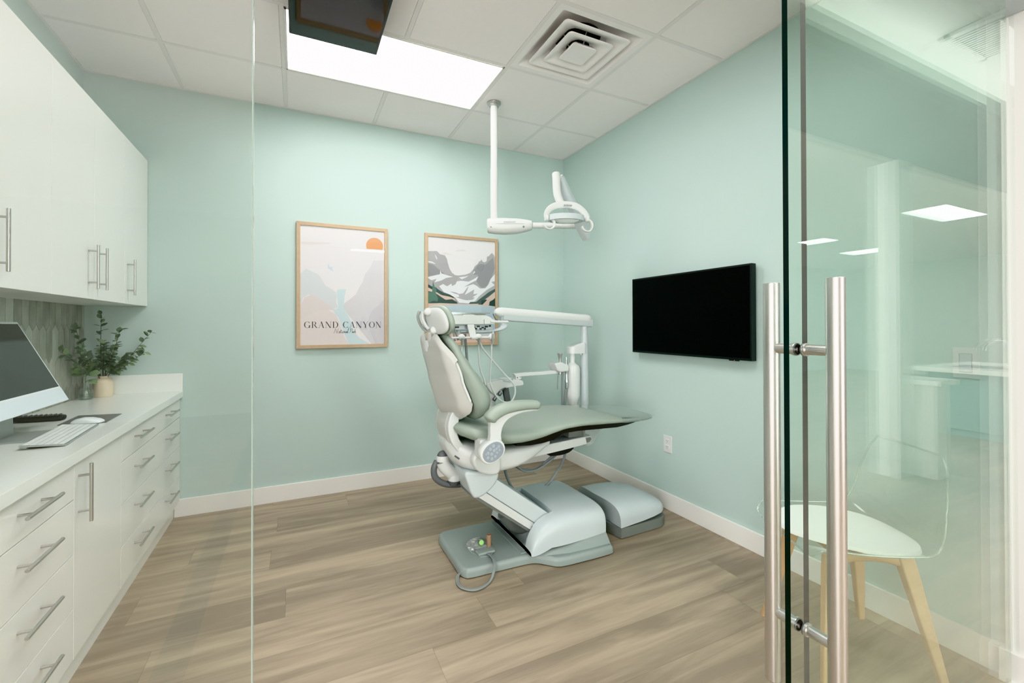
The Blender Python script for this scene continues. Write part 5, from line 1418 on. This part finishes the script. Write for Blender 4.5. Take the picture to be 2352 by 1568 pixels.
for tip, mid in br:
    bm = B()
    tube(bm, [root_, Vector((VX, VY, ZC+.125))*.6+Vector(mid)*.4, mid, tip], lambda q: .0026*(1-.65*q), n=6, k=10)
    obj('branch', bm, M['stem'], t, 60)
    P = spline([root_, Vector((VX, VY, ZC+.125))*.6+Vector(mid)*.4, mid, tip], 10)
    n_ = len(P)
    for i in range(int(n_*.36), n_):
        dd_ = (P[min(i+1, n_-1)]-P[i-1]).normalized()
        for sgn in (1, -1):
            if rnd.random() < .12: continue
            ax = Vector((rnd.uniform(-1, 1), rnd.uniform(-1, 1), rnd.uniform(-.3, .6))).normalized()
            sd = dd_.cross(ax).normalized()*sgn
            dir_ = (dd_*.55+sd+Vector((0, 0, rnd.uniform(-.15, .35)))).normalized()
            p = P[i]
            ln_ = rnd.uniform(.026, .044)
            q = p+dir_*ln_
            if q.x < XL+.014 or q.y > D-.012: dir_ = (dir_+Vector((.9 if q.x < XL+.014 else 0, -1.2 if q.y > D-.012 else 0, 0))).normalized()
            lt = 1 if (rnd.random() < (.55 if tip[0] > -.9 else .12)) else 0
            leaf(lv, p, dir_, Vector((rnd.uniform(-.3, .3), rnd.uniform(-.9, -.1), 1)), ln_, ln_*rnd.uniform(.28, .36), lt)
lo_ = obj('foliage', lv, [M['leaf'], M['leaf_lt']], t, 60)

GX, GY = -1.108, 3.437
bm = B()
lathe(bm, (GX, GY, ZC), [(0, .0), (.028, .0), (.033, .004), (.034, .012), (.034, .046), (.032, .055), (.022, .064), (.0125, .070), (.0115, .088), (.0135, .0925), (.0165, .094), (.0165, .0965), (.0115, .0965), (.0095, .090), (.0095, .071), (.020, .061), (.0305, .052), (.0312, .012), (.029, .006), (0, .005)], 36)
t = thing('glass_bottle', 'small clear glass bottle half full of water left of the cream vase', 'bottle', (GX, GY, ZC))
obj('glass', bm, M['bottleglass'], t, 45)
bm = B(); lathe(bm, (GX, GY, ZC), [(0, .0055), (.0285, .007), (.0308, .012), (.0308, .034), (0, .034)], 32); obj('water', bm, M['water'], t, 40)
t = thing('leaf_cutting', 'leafy plant cutting with broad green leaves standing in the glass bottle', 'plant', (GX, GY, ZC+.01))
bm = B()
sp_ = [(GX+.018, GY-.006, ZC+.012), (GX+.006, GY, ZC+.06), (GX-.003, GY, ZC+.10), (GX+.0, GY-.004, ZC+.15), (GX+.006, GY-.02, ZC+.19)]
tube(bm, sp_, .0022, n=8); 
sub = [[sp_[3], (GX-.02, GY-.02, ZC+.165), (GX-.035, GY-.04, ZC+.175)], [sp_[3], (GX+.02, GY-.02, ZC+.175), (GX+.032, GY-.05, ZC+.19)], [sp_[2], (GX+.02, GY-.02, ZC+.115), (GX+.035, GY-.035, ZC+.112)]]
for s_ in sub: tube(bm, s_, .0014, n=6)
obj('stem', bm, M['leaf_lt'], t, 60)
bm = B()
for p, d_, n__, l_ in (((GX-.01, GY-.01, ZC+.16), (-.7, -.3, .35), (.2, -.6, .8), .062), ((GX+.012, GY-.02, ZC+.168), (.55, -.45, .75), (-.4, -.7, .5), .066), ((GX+.02, GY-.018, ZC+.115), (.7, -.5, -.25), (.1, -.6, .8), .050),
                       ((GX-.01, GY-.008, ZC+.15), (-.8, -.5, .0), (.1, -.5, .9), .056), ((GX+.004, GY-.018, ZC+.185), (.2, -.7, .35), (.1, -.5, .9), .048), ((GX-.02, GY-.02, ZC+.17), (-.2, -.8, .5), (-.4, -.5, .8), .046), ((GX+.02, GY-.02, ZC+.15), (.9, -.3, .15), (.1, -.7, .6), .055)):
    leaf(bm, Vector(p), d_, n__, l_, l_*.42, 0, .10)
obj('leaves', bm, M['leaf_lt'], t, 60)

# ------------------------------------------------------------------ clear shell visitor chair behind the glass door
gc = thing('visitor_chair', 'clear plastic shell chair with white seat pad and splayed beech legs behind the glass door', 'chair', (1.905, 1.0, 0))
ang = math.radians(180-28.5)
F_ = Vector((math.cos(ang), math.sin(ang), 0)); Lf = Vector((-F_.y, F_.x, 0)); C0 = Vector((1.905, 1.0, 0))
G = lambda f, l, z: C0+F_*f+Lf*l+Vector((0, 0, z))
# shell surface: profile from front lip over the seat up into the back
profl = [(.225, .438), (.214, .453), (.18, .458), (.10, .448), (.0, .438), (-.08, .434), (-.15, .440), (-.195, .468), (-.222, .53), (-.238, .62), (-.250, .71), (-.262, .785)]
wid = [(0, .150), (.06, .195), (.18, .228), (.36, .236), (.5, .236), (.60, .230), (.70, .222), (.82, .206), (.93, .182), (1.0, .150)]
PP = spline([(a, 0, b) for a, b in profl], 5)
n_ = len(PP)
bm = B(); rows = []
rimL, rimR, front_, back_ = [], [], [], []
NW = 18
for i, p in enumerate(PP):
    t_ = i/(n_-1); w_ = interp(wid, t_)
    tg = (PP[min(i+1, n_-1)]-PP[max(i-1, 0)]).normalized(); nr = Vector((-tg.z, 0, tg.x))
    if nr.z < 0 and t_ < .5: nr = -nr
    if t_ >= .5 and nr.x < 0: nr = -nr
    lift = interp([(0, .010), (.2, .030), (.45, .045), (.6, .05), (.8, .04), (1, .025)], t_)
    row = []
    for j in range(NW+1):
        s = -1+2*j/NW
        q = p + nr*(lift*abs(s)**2.6)
        row.append(G(q.x, s*w_, q.z))
    rows.append(row)
vr = [[bm.verts.new(q) for q in r] for r in rows]
for a_, b_ in zip(vr, vr[1:]):
    for j in range(NW): bm.faces.new((a_[j], a_[j+1], b_[j+1], b_[j]))
sh_ = obj('shell', bm, M['ghost'], gc, 60)
bm = B()
loop = [r[0] for r in rows] + rows[-1][1:-1] + [r[-1] for r in rows[::-1]] + rows[0][1:-1][::-1]
loop = loop + [loop[0]]
tube(bm, loop, .0042, n=8, smooth=False); obj('shell_rim', bm, M['ghost_rim'], sh_, 60)
bm = B(); ring0, ring1, ring2 = [], [], []
for a_, b_ in supell(48, .222, .208, 2.5):
    tp = 1-.24*max(0, a_)/.222
    base = .452 if a_ > 0 else .452
    z_ = interp([(-.222, .449), (-.12, .442), (0, .446), (.1, .457), (.2, .468), (.222, .466)], a_)
    z_ += .018*(abs(b_)/.208)**2.6
    ring0.append(G(a_+.012, b_*tp, z_)); ring1.append(G((a_)*.985+.012, b_*tp*.985, z_+.012)); ring2.append(G(a_*.93+.012, b_*tp*.93, z_+.016-.004*(abs(b_)/.208)**2))
ctr = G(.012, 0, .463)
loft(bm, [ring0, ring1, ring2], caps=False)
vs = bm.verts[:]
top_ = [v for v in vs[-48:]]
cv = bm.verts.new(ctr)
for i in range(48): bm.faces.new((top_[i], top_[(i+1) % 48], cv))
bm.faces.new(vs[:48][::-1])
obj('seat_pad', bm, pmat('white_seat_pad', srgb(238, 240, 236), .55, var=.01, sheen=.2), gc, 60)
for f, l in ((.2, .2), (.2, -.2), (-.2, .2), (-.2, -.2)):
    bm = B()
    tp, bt = G(f*.62, l*.60, .428), G(f, l, 0)
    tp2 = tp*.88+bt*.12
    def lr(c, w1, w2): return [c+F_*a_+Lf*b_ for a_, b_ in rrect(0, 0, w1, w2, .006, 3)]
    loft(bm, [lr(tp, .026, .018), lr(tp2, .026, .019), lr(tp*.4+bt*.6, .019, .015), lr(bt, .0125, .0115)])
    obj('leg', bm, M['beech'], gc, 40)
for sg in (1, -1):
    bm = B()
    pts = [G(.13, sg*.128, .400), G(.07, sg*.118, .416), G(0, sg*.115, .420), G(-.07, sg*.118, .416), G(-.13, sg*.128, .400)]
    tube(bm, pts, .014, n=10, r2=.018, up=(0, 0, 1)); obj('side_rail', bm, M['beech'], gc, 50)
bm = B(); tube(bm, [G(.09, -.12, .416), G(.09, .12, .416)], .011, n=8, smooth=False); tube(bm, [G(-.09, -.12, .416), G(-.09, .12, .416)], .011, n=8, smooth=False)
c_ = G(0, 0, .42); box(bm, c_.x-.06, c_.x+.06, c_.y-.06, c_.y+.06, .410, .430, .004)
obj('cross_frame', bm, M['beech'], gc, 40)
# ------------------------------------------------------------------ colour handling and light paths
S.view_settings.view_transform = 'Khronos PBR Neutral'
S.view_settings.look = 'None'
S.view_settings.exposure = 0.25
S.cycles.max_bounces = 10; S.cycles.diffuse_bounces = 6; S.cycles.glossy_bounces = 5
S.cycles.transparent_max_bounces = 28; S.cycles.transmission_bounces = 6
S.cycles.caustics_reflective = False; S.cycles.caustics_refractive = False
S.cycles.sample_clamp_indirect = 6.0
S.cycles.use_denoising = True
S.cycles.use_adaptive_sampling = True
S.cycles.adaptive_threshold = 0.04

def area(name, loc, target, sx, sy, power, col=(1, 1, 1)):
    l = bpy.data.lights.new(name, 'AREA'); l.shape = 'RECTANGLE'; l.size = sx; l.size_y = sy; l.energy = power; l.color = col
    o = bpy.data.objects.new(name, l); COL.objects.link(o); o.location = loc
    o.rotation_euler = (Vector(target)-Vector(loc)).to_track_quat('-Z', 'Y').to_euler()
    return o
# two added fill lights behind the camera, to brighten the room
area('fill_light', (2.06, -2.3, 1.30), (.2, 3.2, 1.9), .75, 1.8, 48, (1.0, .958, .962))
area('fill_light', (-2.90, -2.3, 1.30), (.9, 3.2, 1.9), 1.9, 1.9, 160, (1.0, .958, .962))
